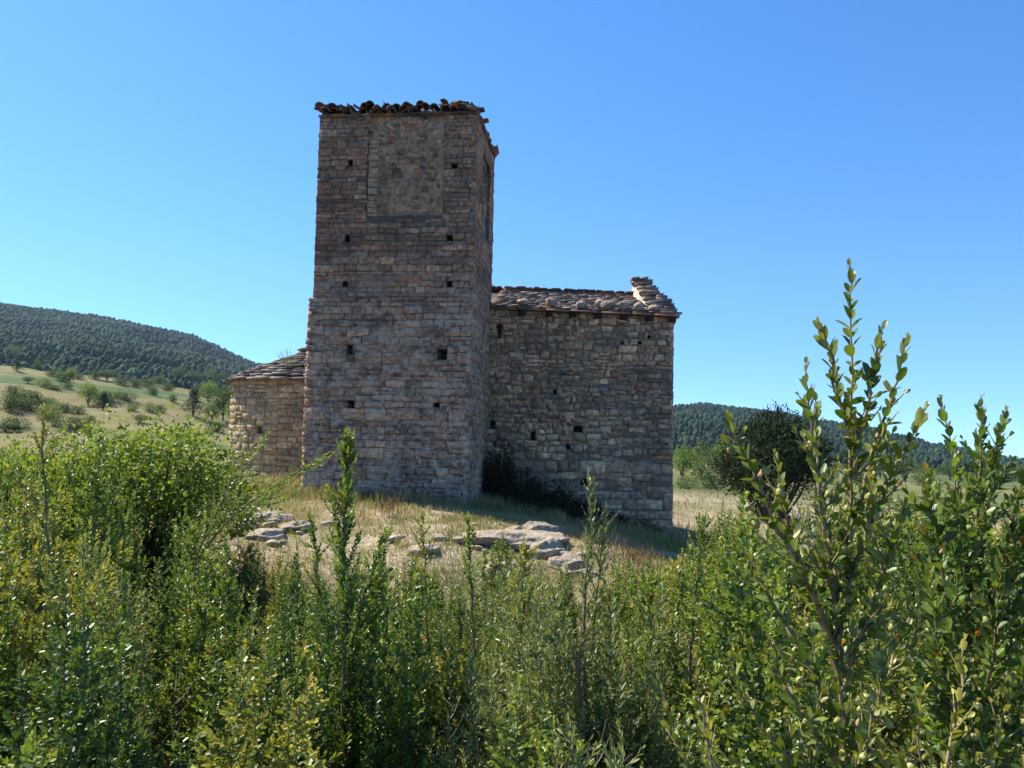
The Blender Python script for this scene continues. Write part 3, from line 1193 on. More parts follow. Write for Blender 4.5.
def curve(p0, p1, bend, rg, n=9, wig=.0):
    """points from p0 to p1; leaves p0 in a flatter direction and ends more upright"""
    p0, p1 = np.asarray(p0, float), np.asarray(p1, float)
    t = np.linspace(0, 1, n)[:, None]
    q = p0 + (p1 - p0) * t
    q[:, 2] -= (bend * np.sin(t[:, 0] * math.pi)) * np.linalg.norm((p1 - p0)[:2])
    if wig:
        q[1:-1] += rg.normal(0, wig, (n - 2, 3))
    return q


def resample(pts, step):
    seg = np.linalg.norm(np.diff(pts, axis=0), axis=1)
    s_ = np.r_[0, np.cumsum(seg)]
    m = max(2, int(s_[-1] / step))
    t = np.linspace(0, s_[-1], m)
    return np.stack([np.interp(t, s_, pts[:, k]) for k in range(3)], -1), s_[-1]


BOX = dict(pal=[(0.134, 0.208, 0.030), (0.100, 0.164, 0.024), (0.178, 0.251, 0.033), (0.071, 0.114, 0.022)], tip=(0.342, 0.376, 0.048), odd=[(0.427, 0.251, 0.048), (0.483, 0.164, 0.035), (0.342, 0.302, 0.084)], odds=.01)
BOXY = dict(pal=[(0.184, 0.219, 0.033), (0.242, 0.263, 0.043), (0.128, 0.175, 0.026), (0.284, 0.269, 0.055)], tip=(0.477, 0.406, 0.073), odd=[(0.512, 0.302, 0.059), (0.569, 0.188, 0.035), (0.427, 0.353, 0.108)], odds=.02)
GREY = dict(pal=[(0.184, 0.226, 0.073), (0.143, 0.188, 0.059), (0.228, 0.263, 0.096)], tip=(0.284, 0.302, 0.108), odd=[(0.398, 0.313, 0.144)], odds=.02)
DEEP = dict(pal=[(0.068, 0.125, 0.022), (0.093, 0.157, 0.026), (0.055, 0.094, 0.020)], tip=(0.156, 0.219, 0.035), odd=[(0.342, 0.188, 0.048)], odds=.01)
LIME = dict(pal=[(0.242, 0.295, 0.043), (0.199, 0.263, 0.035), (0.284, 0.333, 0.051), (0.156, 0.213, 0.033)], tip=(0.314, 0.353, 0.059), odd=[(0.427, 0.327, 0.073)], odds=.01)
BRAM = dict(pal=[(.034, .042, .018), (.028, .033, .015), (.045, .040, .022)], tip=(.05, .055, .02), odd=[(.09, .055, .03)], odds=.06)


def leafy(LV, pts, leafL, spacing, sp, rg, ratio=.5, ang=50, t0=0.0, tipn=3, pairs=True, droop=0.0):
    q, Ln = resample(np.asarray(pts, float), spacing)
    n = len(q)
    d = norm(np.gradient(q, axis=0))
    k0 = int(n * t0)
    idx = np.arange(k0, n)
    if len(idx) == 0:
        return
    ref = norm(np.cross(d, rg.normal(0, 1, 3) + .01))
    b = np.cross(d, ref)
    phase = rg.uniform(0, 6.28)
    for s_ in ((0, 1) if pairs else (0,)):
        az = phase + idx * (math.pi / 2 if pairs else 2.4) + s_ * math.pi + rg.normal(0, .25, len(idx))
        rad = ref[idx] * np.cos(az)[:, None] + b[idx] * np.sin(az)[:, None]
        rel = (n - 1 - idx)
        an = np.radians(ang + rg.normal(0, 10, len(idx))) * np.clip(.35 + rel / max(tipn, 1) * .3, .35, 1)
        ax = d[idx] * np.cos(an)[:, None] + rad * np.sin(an)[:, None]
        ax[:, 2] -= droop
        nr = d[idx] * np.sin(an)[:, None] - rad * np.cos(an)[:, None] + rg.normal(0, .22, (len(idx), 3))
        L = leafL * rg.uniform(.55, 1.2, len(idx)) * np.clip(.55 + rel * .2, .5, 1)
        pal = np.array(sp['pal'])[rg.integers(0, len(sp['pal']), len(idx))] * rg.uniform(.8, 1.2, (len(idx), 1))
        tipk = np.clip(1 - rel / (tipn + 1), 0, 1)[:, None]
        col = pal * (1 - tipk) + np.array(sp['tip']) * tipk
        od = rg.random(len(idx)) < sp['odds']
        if od.any():
            col[od] = np.array(sp['odd'])[rg.integers(0, len(sp['odd']), od.sum())]
        LV.add(q[idx], ax, nr, L, L * ratio * rg.uniform(.85, 1.1, len(idx)), col)


def bush(name, seed, sp, H=1.3, Rad=.5, nstem=24, leafL=.024, spacing=.016, side=14, slen=.2, ratio=.5, ang=50, trunk=0.0, lean=.0,
         mleaf=None, bark=(.20, .15, .10), start=.28, flat=.35, sr=.006, up=.55, wig=.012, ang2=None, gap=1.0):
    rg = np.random.default_rng(seed)
    LV, ST = Leaves(), MB()
    for s_ in range(nstem):
        a = s_ * 2.4 + rg.uniform(-.4, .4)
        rr_ = math.sqrt((s_ + .5) / nstem) * rg.uniform(.85, 1.08)
        hh = H * (1 - flat * rr_ ** 2) * rg.uniform(.80, 1.06)
        base = np.array([math.cos(a), math.sin(a), 0]) * rg.uniform(0, .10) + np.array([0, 0, trunk * rg.uniform(.5, 1)])
        tip = np.array([math.cos(a) * Rad * rr_ + lean * hh, math.sin(a) * Rad * rr_, hh])
        main = curve(base, tip, .28, rg, 10, wig)
        tube(ST, main, sr, sr * .22, np.array(bark) * rg.uniform(.8, 1.2), 4)
        leafy(LV, main, leafL, spacing, sp, rg, ratio, ang, .62)
        for k in range(side):
            t = start + (1 - start) * (k + rg.uniform(0, 1)) / side * .95
            i = t * 9
            i0 = int(i)
            p = main[i0] + (main[min(i0 + 1, 9)] - main[i0]) * (i - i0)
            aa = rg.uniform(0, 6.28)
            oc = np.array([p[0], p[1], 0])
            dirv = norm(np.array([math.cos(aa), math.sin(aa), 0]) + norm(oc + 1e-6) * .4 + np.array([0, 0, up * 1.6 * rg.uniform(.5, 1.3)]))
            l = slen * rg.uniform(.5, 1.2) * (1.15 - .75 * t)
            e = p + dirv * l
            e[2] += l * .15
            m = curve(p, e, .12, rg, 4)
            tube(ST, m, sr * .35, sr * .12, np.array(bark) * rg.uniform(.8, 1.3), 3)
            leafy(LV, m, leafL * rg.uniform(.8, 1.1), spacing * gap, sp, rg, ratio, ang, .08)
    root = empty(name, (0, 0, 0))
    if trunk:
        tube(ST, [(0, 0, -.15), (.01, .01, trunk * .5), (0, 0, trunk)], sr * 2.6, sr * 1.7, bark, 7)
    LV.build('foliage', mleaf or M_LEAF, root)
    ST.build('stems', M_BARK, root)
    return root


CK = dict(up=.28, ang=60, gap=1.0, spacing=.0125, wig=.026)
KINDS = ['glossy mid-green box shrub', 'yellow-green box shrub', 'deep dark green box shrub', 'narrow-leaved grey-green shrub', 'fresh green box shrub']


def proto_set(h, k0):
    w = .9 + .1 * h
    st = .10 if h < 1 else (.16 if h < 1.6 else .25)
    n = int(8 + 3 * h)
    sd_ = int(26 + 13 * h)
    return [bush('box_shrub', k0 + 1, BOX, H=h, Rad=.31 * w, nstem=n + 4, side=sd_ + 4, slen=.17, leafL=.033, flat=.55, start=st, **CK),
            bush('box_shrub', k0 + 2, BOXY, H=h, Rad=.31 * w, nstem=n + 4, side=sd_ + 4, slen=.17, leafL=.034, flat=.6, start=st, **CK),
            bush('box_shrub', k0 + 3, DEEP, H=h, Rad=.33 * w, nstem=n + 4, side=sd_ + 4, slen=.17, leafL=.031, flat=.6, start=st, **CK),
            bush('willow_shrub', k0 + 4, GREY, H=h, Rad=.34 * w, nstem=n + 5, side=sd_ - 4, slen=.2, leafL=.046, ratio=.25, spacing=.018, ang=46, flat=.5, start=st, up=.4),
            bush('box_shrub', k0 + 5, BOX | dict(tip=(.26, .31, .05)), H=h, Rad=.29 * w, nstem=n + 3, side=sd_ + 4, slen=.16, leafL=.030, flat=.45, start=st, **CK)]


PH = [.75, 1.3, 1.9]
protos = [proto_set(h, 10 * q) for q, h in enumerate(PH)]
used = set()


def plant(k, X, Y, g, H, rz, label, group, wide=1.0):
    """a shrub of kind k and height H: the nearest prototype, scaled evenly"""
    q = int(np.argmin([abs(math.log(H / h)) for h in PH]))
    s_ = H / PH[q]
    sc = (s_ ** .6 * wide, s_ ** .6 * wide, s_)
    if (q, k) not in used:
        used.add((q, k))
        o = protos[q][k]
        o.location = (X, Y, g - .03)
        o.rotation_euler = (0, 0, rz)
        o.scale = sc
    else:
        o = dup(protos[q][k], (X, Y, g - .03), rz, sc)
    return tag(o, label, 'shrub', group)


SILX = [-200, 0, 60, 110, 200, 235, 275, 320, 400, 500, 560, 640, 690, 720, 760, 800, 900, 1024, 1300]
SILY = [430, 436, 440, 452, 496, 520, 545, 538, 545, 553, 562, 556, 526, 510, 506, 502, 494, 484, 478]
rg = np.random.default_rng(2024)
Yr = 2.5
ns = 0
while Yr < 13:
    step = .76 + .03 * Yr
    xw = .70 * Yr + 1.0
    x = -xw + rg.uniform(0, step)
    while x < xw:
        X, Y = x + rg.uniform(-.2, .2), Yr + rg.uniform(-.2, .2)
        x += step
        px = CX + F * X / Y
        if Y < 2.9 and abs(X) < .5:
            pass
        if X > .55 and Y < 2.6:
            continue
        q = (1 / Y - 1 / 12) / (1 / 3.2 - 1 / 12)
        sil = np.interp(px, SILX, SILY)
        near = np.interp(px, [0, 300, 600, 700, 760, 1024], [660, 680, 690, 650, 600, 570])
        py = sil + (near - sil) * q
        if px < 250:
            py += -14 * (1 - q) * (Y < 10) + 0
        zt = P(px, py, Y)[2] + rg.normal(0, .13) * min(1, 6 / Y) + (.15 if rg.random() < .2 else 0)
        g = float(ground_h(X, Y))
        H = zt - g
        if H < .38 or (Y > 11.3 and 250 < px < 690) or (Y > 12.4 and px < 250):
            continue
        wts = np.array([3.0, 2.4, 1.6, .7, 2.4])
        if 480 < px < 700:
            wts[3] = 4.0
        if px < 260:
            wts[1] *= 1.5
        k = int(rg.choice(5, p=wts / wts.sum()))
        kind = KINDS[k]
        side_ = 'left' if px < 330 else ('middle' if px < 680 else 'right')
        dep = 'near side' if Y < 5 else ('far edge' if Y > 9.5 else 'midst')
        plant(k, X, Y, g, H * 1.12, rg.uniform(0, 6.28), '%s at the %s of the thicket, %s part' % (kind, dep, side_),
              '%ss, %s %s' % (kind, dep, side_), rg.uniform(.85, 1.3))
        ns += 1
    Yr += step * .92
print('shrubs', ns)

DRY = dict(pal=[(.20, .13, .07), (.16, .10, .06)], tip=(.22, .15, .08), odd=[(.3, .16, .06)], odds=.1)
dd = bush('dead_shrub', 95, DRY, H=1.4, Rad=.45, nstem=12, side=14, slen=.26, leafL=.02, spacing=.075, ratio=.5, ang=60, bark=(.27, .24, .21), start=.15, up=.5, sr=.006, wig=.02)
for k, (x_, y_, Y_, lab) in enumerate(((60, 520, 6.5, 'bare grey twigs among the shrubs on the left'), (290, 640, 4.4, 'bare grey twigs left of the tallest spire, low down'),
                                       (150, 650, 4.2, 'bare grey twigs low among the left shrubs'), (470, 650, 4.3, 'bare twigs in the gap of the thicket middle'),
                                       (640, 640, 4.6, 'bare twigs right of the middle of the thicket'), (15, 470, 7.5, 'bare grey twigs at the left edge'),
                                       (560, 700, 3.4, 'bare twigs near the bottom middle'), (240, 590, 6.2, 'bare twigs behind the left shrubs'))):
    p = P(x_, y_, Y_)
    g_ = float(ground_h(p[0], p[1]))
    o = dd if k == 0 else dup(dd, (0, 0, 0))
    o.location = (p[0], p[1], g_ - .03)
    o.rotation_euler = (0, 0, k * 1.3)
    s_ = (p[2] - g_) / 1.4
    o.scale = (s_ ** .5, s_ ** .5, s_)
    tag(o, lab, 'dead shrub', 'dead twiggy shrubs in the thicket')

for x_, top, Y_, k_, wh in ((688, 532, 9.6, 1, 'first bush right of the chapel corner'), (712, 512, 9.2, 1, 'tallest of the bushes right of the chapel corner'),
                            (738, 506, 9.8, 4, 'rounded bush before the dark pine'), (762, 504, 9.0, 1, 'bush before the right part of the dark pine'),
                            (790, 506, 8.6, 2, 'bush behind the left branches of the fruiting shrub'), (700, 545, 7.6, 0, 'lower bush right of the nave corner'),
                            (740, 535, 7.2, 1, 'lower bush left of the fruiting shrub'), (668, 566, 8.2, 4, 'low bush under the nave corner'),
                            (880, 500, 8.0, 2, 'bush behind the fruiting shrub'), (920, 496, 7.0, 0, 'bush in the gap right of the fruiting shrub')):
    p = P(x_, top, Y_)
    g_ = float(ground_h(p[0], p[1]))
    plant(k_, p[0], p[1], g_, (p[2] - g_) * 1.04, x_, KINDS[k_].replace(' shrub', '') + ', ' + wh, None, 1.5)
# the thicket closes here

# spires standing above the thicket ------------------------------------------


def spire(pts, wd, leafL, sp, seed, name, label, ratio=.5, n_side=60, spacing=.015, ang=48, foot=62, cat='shrub'):
    """tall leafy shoot: pts = pixel, pixel, distance from tip down; its foot goes to the ground"""
    rg = np.random.default_rng(seed)
    W_ = [P(*p) for p in pts]
    ft = W_[-1].copy()
    ft[2] = ground_h(ft[0], ft[1]) - .03
    main = np.array([ft] + W_[::-1])
    t = np.linspace(0, 1, len(main))
    tt = np.linspace(0, 1, 22)
    main = np.stack([np.interp(tt, t, main[:, k]) for k in range(3)], -1)
    org = main[0].copy()
    main = main - org
    main[1:-1] += rg.normal(0, .006, (20, 3))
    LV, ST = Leaves(), MB()
    tube(ST, main, .011, .0015, (.22, .17, .10), 6)
    leafy(LV, main, leafL, spacing, sp, rg, ratio, ang, .5)
    leafL = leafL * 1.25
    for k in range(n_side):
        u = .10 + .84 * (k + rg.uniform(0, 1)) / n_side
        i = u * 21
        i0 = min(int(i), 20)
        p = main[i0] + (main[i0 + 1] - main[i0]) * (i - i0)
        a = rg.uniform(0, 6.28)
        l = wd * np.interp(u, [0, .5, .75, .93, 1], [1.7, 1.25, .8, .5, .2]) * rg.uniform(.4, 1.35)
        out_ = rg.uniform(.25, .8)
        dv = norm(main[i0 + 1] - main[i0])
        e = p + (np.array([math.cos(a), math.sin(a), 0]) * out_ + dv * 1.0) * l
        m = curve(p, e, .15, rg, 4)
        tube(ST, m, .003, .001, (.24, .19, .11), 3)
        leafy(LV, m, leafL * rg.uniform(.75, 1.05), spacing, sp, rg, ratio, ang, .1)
    if foot:
        for (dx, dh) in ((-.16, foot), (.20, foot + rg.uniform(10, 30))):
            tp = P(pts[0][0], pts[0][1] + dh, pts[0][2])
            fx, fy = ft[0] + dx, ft[1] + rg.uniform(-.1, .25)
            g_ = float(ground_h(fx, fy))
            H_ = tp[2] - g_
            k_ = 3 if sp is GREY else (1 if sp is BOXY else int(rg.choice([0, 2, 4])))
            plant(k_, fx, fy, g_, H_, rg.uniform(0, 6.28), ('left' if dx < 0 else 'right') + ' bush at the foot of the ' + label, None, .9)
    root = empty(name, org)
    LV.build('foliage', M_LEAF, root)
    ST.build('stems', M_BARK, root)
    tag(root, label, cat)
    return root


spire([(345, 430, 4.3), (347, 470, 4.3), (343, 540, 4.25), (346, 640, 4.2)], .115, .028, BOX, 70, 'box_shrub', 'tallest slim green spire before the tower', n_side=150, foot=60)
spire([(386, 528, 4.4), (375, 560, 4.3), (352, 640, 4.25)], .09, .03, BOX, 71, 'box_shrub', 'short shoot leaning beside the tallest spire', n_side=40)
spire([(588, 470, 4.2), (592, 520, 4.2), (585, 590, 4.15), (580, 680, 4.1)], .10, .04, GREY, 72, 'willow_shrub', 'tall narrow-leaved grey-green shoot before the nave', .22, 70, .02, 36)
spire([(606, 505, 4.2), (600, 560, 4.2), (588, 680, 4.15)], .10, .04, GREY, 73, 'willow_shrub', 'lower narrow-leaved shoot right of the tall grey-green one', .22, 46, .02, 36)
spire([(421, 508, 5.2), (424, 560, 5.2), (428, 650, 5.1)], .10, .026, BOXY, 74, 'box_shrub', 'slim spire before the tower foot', n_side=60)
spire([(468, 513, 5.0), (470, 560, 5.0), (474, 650, 5.0)], .10, .026, BOX, 75, 'box_shrub', 'bushy spire left of the rock shelf', n_side=70)
spire([(310, 510, 4.8), (316, 560, 4.8), (322, 640, 4.7)], .12, .026, BOX, 76, 'box_shrub', 'spire left of the tallest one', n_side=60)
spire([(525, 545, 5.0), (524, 580, 5.0), (520, 660, 5.0)], .14, .026, BOXY, 77, 'box_shrub', 'bushy tips before the rock shelf middle', n_side=60)
spire([(706, 512, 5.0), (700, 560, 5.0), (690, 650, 5.0)], .14, .026, BOX, 78, 'box_shrub', 'spire right of the chapel corner', n_side=60)
spire([(44, 405, 4.6), (42, 450, 4.6), (50, 560, 4.5)], .10, .024, BOXY, 79, 'box_shrub', 'thin spire against the left fields', n_side=44)
spire([(655, 572, 4.4), (650, 610, 4.4), (648, 690, 4.3)], .14, .026, BOX, 80, 'box_shrub', 'spire below the right nave corner', n_side=60)
# leaning bough at the left below the tower
spire([(330, 452, 6.5), (290, 476, 6.6), (245, 505, 6.8), (205, 545, 7)], .26, .027, LIME, 81, 'box_shrub', 'box bough leaning towards the tower corner', n_side=42, spacing=.022, foot=0)
spire([(262, 436, 6.6), (236, 470, 6.7), (214, 520, 6.9), (195, 560, 7)], .26, .026, LIME, 82, 'box_shrub', 'upright lime bough before the apse', n_side=42, spacing=.022, foot=0)

for q in range(3):                    # prototypes that no shrub needed
    for k in range(5):
        if (q, k) not in used:
            for c in list(protos[q][k].children) + [protos[q][k]]:
                bpy.data.objects.remove(c)

# brambles in the shade against the walls ---------------------------------------
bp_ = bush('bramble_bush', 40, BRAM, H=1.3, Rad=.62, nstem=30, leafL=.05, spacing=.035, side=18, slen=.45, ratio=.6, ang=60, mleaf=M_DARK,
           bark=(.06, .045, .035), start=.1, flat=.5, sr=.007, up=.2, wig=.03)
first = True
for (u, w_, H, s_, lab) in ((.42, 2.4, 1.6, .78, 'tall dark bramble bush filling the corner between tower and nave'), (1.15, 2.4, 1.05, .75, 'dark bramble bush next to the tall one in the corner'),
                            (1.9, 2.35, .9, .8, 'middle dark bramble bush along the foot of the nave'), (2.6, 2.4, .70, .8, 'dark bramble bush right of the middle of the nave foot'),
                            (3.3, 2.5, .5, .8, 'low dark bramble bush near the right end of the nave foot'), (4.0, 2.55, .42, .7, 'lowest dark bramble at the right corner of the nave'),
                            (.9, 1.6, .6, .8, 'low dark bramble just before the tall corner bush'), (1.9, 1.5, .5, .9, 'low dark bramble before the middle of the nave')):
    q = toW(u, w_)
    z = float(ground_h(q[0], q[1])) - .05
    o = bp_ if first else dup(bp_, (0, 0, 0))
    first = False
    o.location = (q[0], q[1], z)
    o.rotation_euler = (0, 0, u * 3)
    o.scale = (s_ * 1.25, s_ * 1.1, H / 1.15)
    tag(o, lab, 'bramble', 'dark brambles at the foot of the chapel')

# weed on the apse roof
wd = bush('roof_weed', 44, GREY, H=.55, Rad=.38, nstem=16, leafL=.035, spacing=.035, side=8, slen=.16, ratio=.4, ang=45, mleaf=M_LEAF2, bark=(.3, .26, .2), start=.2, sr=.004)
u, z = onfront(288, 366, WA - RA + .55)
q = toW(u, WA - RA + .55)
wd.location = (q[0], q[1], z - .02)
tag(wd, 'wispy grey-green weed growing on the apse roof slabs', 'weed')

# ------------------------------------------------------------------ the box shrub with fruit, close on the right
rg = np.random.default_rng(11)
HERO = dict(pal=[(.15, .205, .03), (.12, .175, .026), (.19, .225, .04), (.08, .125, .02)], tip=(.28, .28, .07), odd=[(.34, .24, .06), (.36, .17, .05), (.42, .38, .2)], odds=.02)


def hero(paths, name, label, leafL, sp, seed, nf, side=(.05, .10), spacing=.017, fr=.0052, dens=.03):
    rg = np.random.default_rng(seed)
    LV, ST = Leaves(), MB()
    fruit = []
    base = P(*paths[0][-1])
    base[2] = ground_h(base[0], base[1]) - .02
    org = base.copy()
    for n_, path in enumerate(paths):
        W_ = np.array([P(*q) for q in path[::-1]])
        if n_ == 0:
            W_ = np.vstack([base, W_])
        s_ = np.r_[0, np.cumsum(np.linalg.norm(np.diff(W_, axis=0), axis=1))]
        # smooth the path a little
        tt = np.linspace(0, s_[-1], max(8, int(s_[-1] / .02)))
        m = np.stack([np.interp(tt, s_, W_[:, k]) for k in range(3)], -1)
        for _ in range(3):
            m[1:-1] = (m[:-2] + m[1:-1] * 2 + m[2:]) / 4
        m[1:-1] += rg.normal(0, .0016, (len(m) - 2, 3))
        m = m - org
        Ln = s_[-1]
        r_ = min(.0085, .0018 + Ln * .0062)
        tube(ST, m, r_, .0011, (.30, .21, .13), 7)
        t0 = .0 if Ln < .35 else (1 - .42 / Ln if n_ else .62)
        leafy(LV, m, leafL, spacing, sp, rg, .5, 44, max(t0, 0), 3)
        # side shoots, longer towards the foot
        k = .10 if n_ else .16
        while k < .93:
            i = k * (len(m) - 1)
            i0 = int(i)
            p = m[i0]
            a = rg.uniform(0, 6.28)
            dd = norm(m[min(i0 + 2, len(m) - 1)] - m[max(i0 - 2, 0)])
            l = rg.uniform(*side) * (1.35 - k) * np.interp((p + org)[2], [1.6, 1.75], [1.0, .5])
            e = p + norm(dd * .9 + np.array([math.cos(a), math.sin(a), .25]) * .75) * l
            c = curve(p, e, .08, rg, 5)
            tube(ST, c, .0017, .0008, (.30, .24, .12), 4)
            leafy(LV, c, leafL * rg.uniform(.7, 1.05), spacing, sp, rg, .52, 48, .12, 2)
            if rg.random() < .8:
                fruit.append(c[int(rg.integers(2, 5))] + rg.normal(0, .005, 3))
            k += dens / max(Ln, .2) * rg.uniform(.6, 1.3)
    root = empty(name, org)
    LV.build('foliage', M_LEAF, root, fine=True)
    ST.build('stems', M_BARK, root)
    rg.shuffle(fruit)
    vis = 0
    fm_ = None
    for p in fruit:
        w = p + org - CAM
        if w[1] < .98:
            continue
        py = CY - F * (w @ UP) / (w @ fw)
        if not (430 < py < 775):
            continue
        if fm_ is None:
            mb = MB()
            rock_mb(mb, (0, 0, 0), fr, fr, fr * 1.2, 5, (.30, .30, .07), n=14)
            # three little horns of the box capsule
            for a in (0, 2.1, 4.2):
                q = np.array([math.cos(a), math.sin(a), 0]) * fr * .5
                tube(mb, [q + (0, 0, fr * .8), q * 1.5 + (0, 0, fr * 1.7)], fr * .16, fr * .05, (.25, .2, .09), 4)
            o = fm_ = mb.build('seed_capsule', M_FRUIT, root, smooth=True)
        else:
            o = fm_.copy()
            COL.objects.link(o)
            o.parent = root
        o.location = [float(a) for a in p]
        o.rotation_euler = [float(a) for a in rg.uniform(-.8, .8, 3)]
        s_ = rg.uniform(.7, 1.25)
        o.scale = (s_, s_, s_)
        vis += 1
        if vis >= nf:
            break
    tag(root, label, 'shrub')
    return root


Yh = 1.15
hero([[(850, 266, Yh), (851, 330, Yh), (852, 410, Yh), (849, 520, Yh), (838, 640, Yh + .02), (846, 768, Yh + .05)],
      [(882, 330, 1.12), (868, 400, 1.13), (853, 480, Yh)],
      [(907, 339, 1.2), (890, 400, 1.18), (872, 450, 1.17), (850, 540, Yh)],
      [(806, 364, 1.12), (809, 420, 1.1), (822, 520, 1.12), (838, 620, 1.17)],
      [(814, 392, 1.25), (816, 450, 1.24), (828, 530, 1.22), (840, 600, 1.17)],
      [(819, 322, 1.1), (832, 370, 1.13), (851, 440, Yh)],
      [(925, 407, 1.15), (905, 450, 1.15), (880, 500, 1.15), (846, 590, 1.16)],
      [(728, 415, 1.1), (745, 455, 1.1), (765, 500, 1.1), (795, 560, 1.12), (838, 650, 1.17)],
      [(775, 455, 1.2), (785, 520, 1.2), (810, 590, 1.18), (840, 680, 1.18)],
      [(905, 505, 1.05), (890, 560, 1.08), (866, 620, 1.12), (843, 690, 1.18)],
      [(770, 640, 1.15), (785, 690, 1.16), (820, 740, 1.18), (845, 768, 1.2)],
      [(915, 600, 1.2), (895, 660, 1.2), (868, 710, 1.2), (845, 768, 1.2)],
      [(730, 660, 1.3), (748, 710, 1.3), (790, 760, 1.25), (846, 800, 1.22)],
      [(885, 640, 1.05), (880, 700, 1.08), (862, 750, 1.12), (846, 800, 1.2)],
      [(752, 560, 1.3), (775, 610, 1.3), (812, 670, 1.24), (842, 730, 1.2)]],
     'fruiting_box_shrub', 'tall box shrub close by with pale seed capsules, its top shoots against the sky', .026, HERO, 90, 90, (.04, .09), .0135, .0055, .026)
hero([[(941, 401, 1.75), (952, 450, 1.75), (960, 520, 1.76), (964, 620, 1.78), (960, 768, 1.8)],
      [(981, 400, 1.8), (982, 450, 1.8), (978, 520, 1.8), (964, 620, 1.78)],
      [(1006, 413, 1.85), (996, 450, 1.84), (984, 520, 1.82), (966, 640, 1.8)],
      [(1024, 470, 1.75), (1012, 530, 1.76), (992, 600, 1.78), (964, 700, 1.8)],
      [(927, 470, 1.7), (932, 520, 1.72), (948, 600, 1.76), (964, 680, 1.8)],
      [(1040, 520, 1.7), (1020, 600, 1.72), (990, 680, 1.76), (962, 768, 1.8)],
      [(930, 570, 1.6), (936, 640, 1.64), (950, 700, 1.72), (962, 780, 1.8)],
      [(1000, 560, 1.55), (996, 640, 1.6), (980, 720, 1.7), (962, 800, 1.8)],
      [(1030, 640, 1.6), (1020, 700, 1.62), (990, 760, 1.7), (962, 830, 1.8)]],
     'fruiting_box_shrub', 'darker fruiting box shrub at the far right behind the tall one', .034, BOX | dict(tip=(.16, .18, .04)), 91, 28, (.08, .17), .016, .006, .02)
hero([[(925, 690, 1.2), (915, 740, 1.2), (930, 800, 1.2), (930, 860, 1.2)],
      [(965, 640, 1.25), (960, 700, 1.22), (945, 770, 1.2), (932, 830, 1.2)],
      [(1010, 700, 1.15), (995, 750, 1.16), (960, 800, 1.2), (934, 850, 1.2)],
      [(880, 735, 1.15), (885, 770, 1.15), (910, 820, 1.2), (930, 860, 1.2)]],
     'fruiting_box_shrub', 'low yellowish box shoots at the bottom right corner', .025, BOXY, 92, 14, (.05, .1))
hero([[(706, 715, 1.7), (715, 760, 1.7), (722, 830, 1.7)],
      [(694, 650, 1.75), (700, 700, 1.74), (712, 760, 1.72), (722, 820, 1.7)],
      [(662, 690, 1.8), (675, 740, 1.78), (700, 790, 1.74), (722, 840, 1.7)]],
     'fruiting_box_shrub', 'thin yellow-green box shoots with capsules, left of the tall fruiting shrub', .024, BOXY, 93, 8, (.05, .09))

# ------------------------------------------------------------------ far trees: forest mass and single trees


def mass(name, N, azr, yr, hr, seed, cols, label_kind):
    rg = np.random.default_rng(seed)
    a = rg.uniform(*azr, N)
    y = np.sqrt(rg.uniform(yr[0] ** 2, yr[1] ** 2, N))
    x = a * y
    keep = fbm(x / 70, y / 70, 0, seed, 3) > -.36
    x, y = x[keep], y[keep]
    N = len(x)
    z = ground_h(x, y)
    h = rg.uniform(*hr, N) * np.interp(y, [285, 600, 900], [.5, .72, .85]) * (1 + .25 * fbm(x / 60, y / 60, 0, seed + 5, 2))
    w_ = h * rg.uniform(.24, .44, N)
    rnd = rg.uniform(0, .8, N)[:, None]
    m = 6
    lev = np.array([(.0, .30), (1.0, .22), (.88, .45), (.62, .68), (.30, .88)])
    an = np.arange(m) / m * 2 * math.pi
    V = []
    for k, (r_, zz_) in enumerate(lev):
        rr_ = w_[:, None] * (r_ + (math.sin(zz_ * 2.9) - r_) * rnd * (k > 0)) * rg.uniform(.6, 1.25, (N, m))
        th = an[None] + rg.uniform(-.35, .35, (N, m))
        V.append(np.stack([x[:, None] + rr_ * np.cos(th), y[:, None] + rr_ * np.sin(th), z[:, None] + h[:, None] * (zz_ + rg.uniform(-.05, .05, (N, m)))], -1))
    V = np.concatenate(V, 1)
    top = np.stack([x, y, z + h], -1)[:, None]
    V = np.concatenate([V, top], 1)
    K = V.shape[1]
    q, t = [], []
    for l in range(len(lev) - 1):
        for k in range(m):
            q.append([l * m + k, l * m + (k + 1) % m, (l + 1) * m + (k + 1) % m, (l + 1) * m + k])
    for k in range(m):
        t.append([(len(lev) - 1) * m + k, (len(lev) - 1) * m + (k + 1) % m, K - 1])
    q, t = np.array(q), np.array(t)
    off = np.arange(N)[:, None, None] * K
    c = np.array(cols)[rg.integers(0, len(cols), N)] * rg.uniform(.7, 1.35, (N, 1)) * (1 + .5 * fbm(x / 45, y / 45, 0, seed + 9, 3))[:, None]
    mb = MB()
    mb.add(V.reshape(-1, 3), [(off + q[None]).reshape(-1, 4), (off + t[None]).reshape(-1, 3)], np.repeat(c, K, axis=0))
    o = mb.build(name, M_FAR)
    tag(o, label_kind, 'forest', kind='stuff')


PINEC = [(.020, .042, .02), (.026, .05, .024), (.015, .032, .018), (.036, .062, .026)]
mass('pine_forest', 22000, (-1.05, -.2), (285, 950), (7, 11), 501, PINEC + [(.05, .08, .03)], 'dark pine forest covering the hill on the left')
mass('pine_forest', 14000, (.08, .95), (300, 950), (6, 10), 502, PINEC, 'dark pine forest covering the low hill on the right')


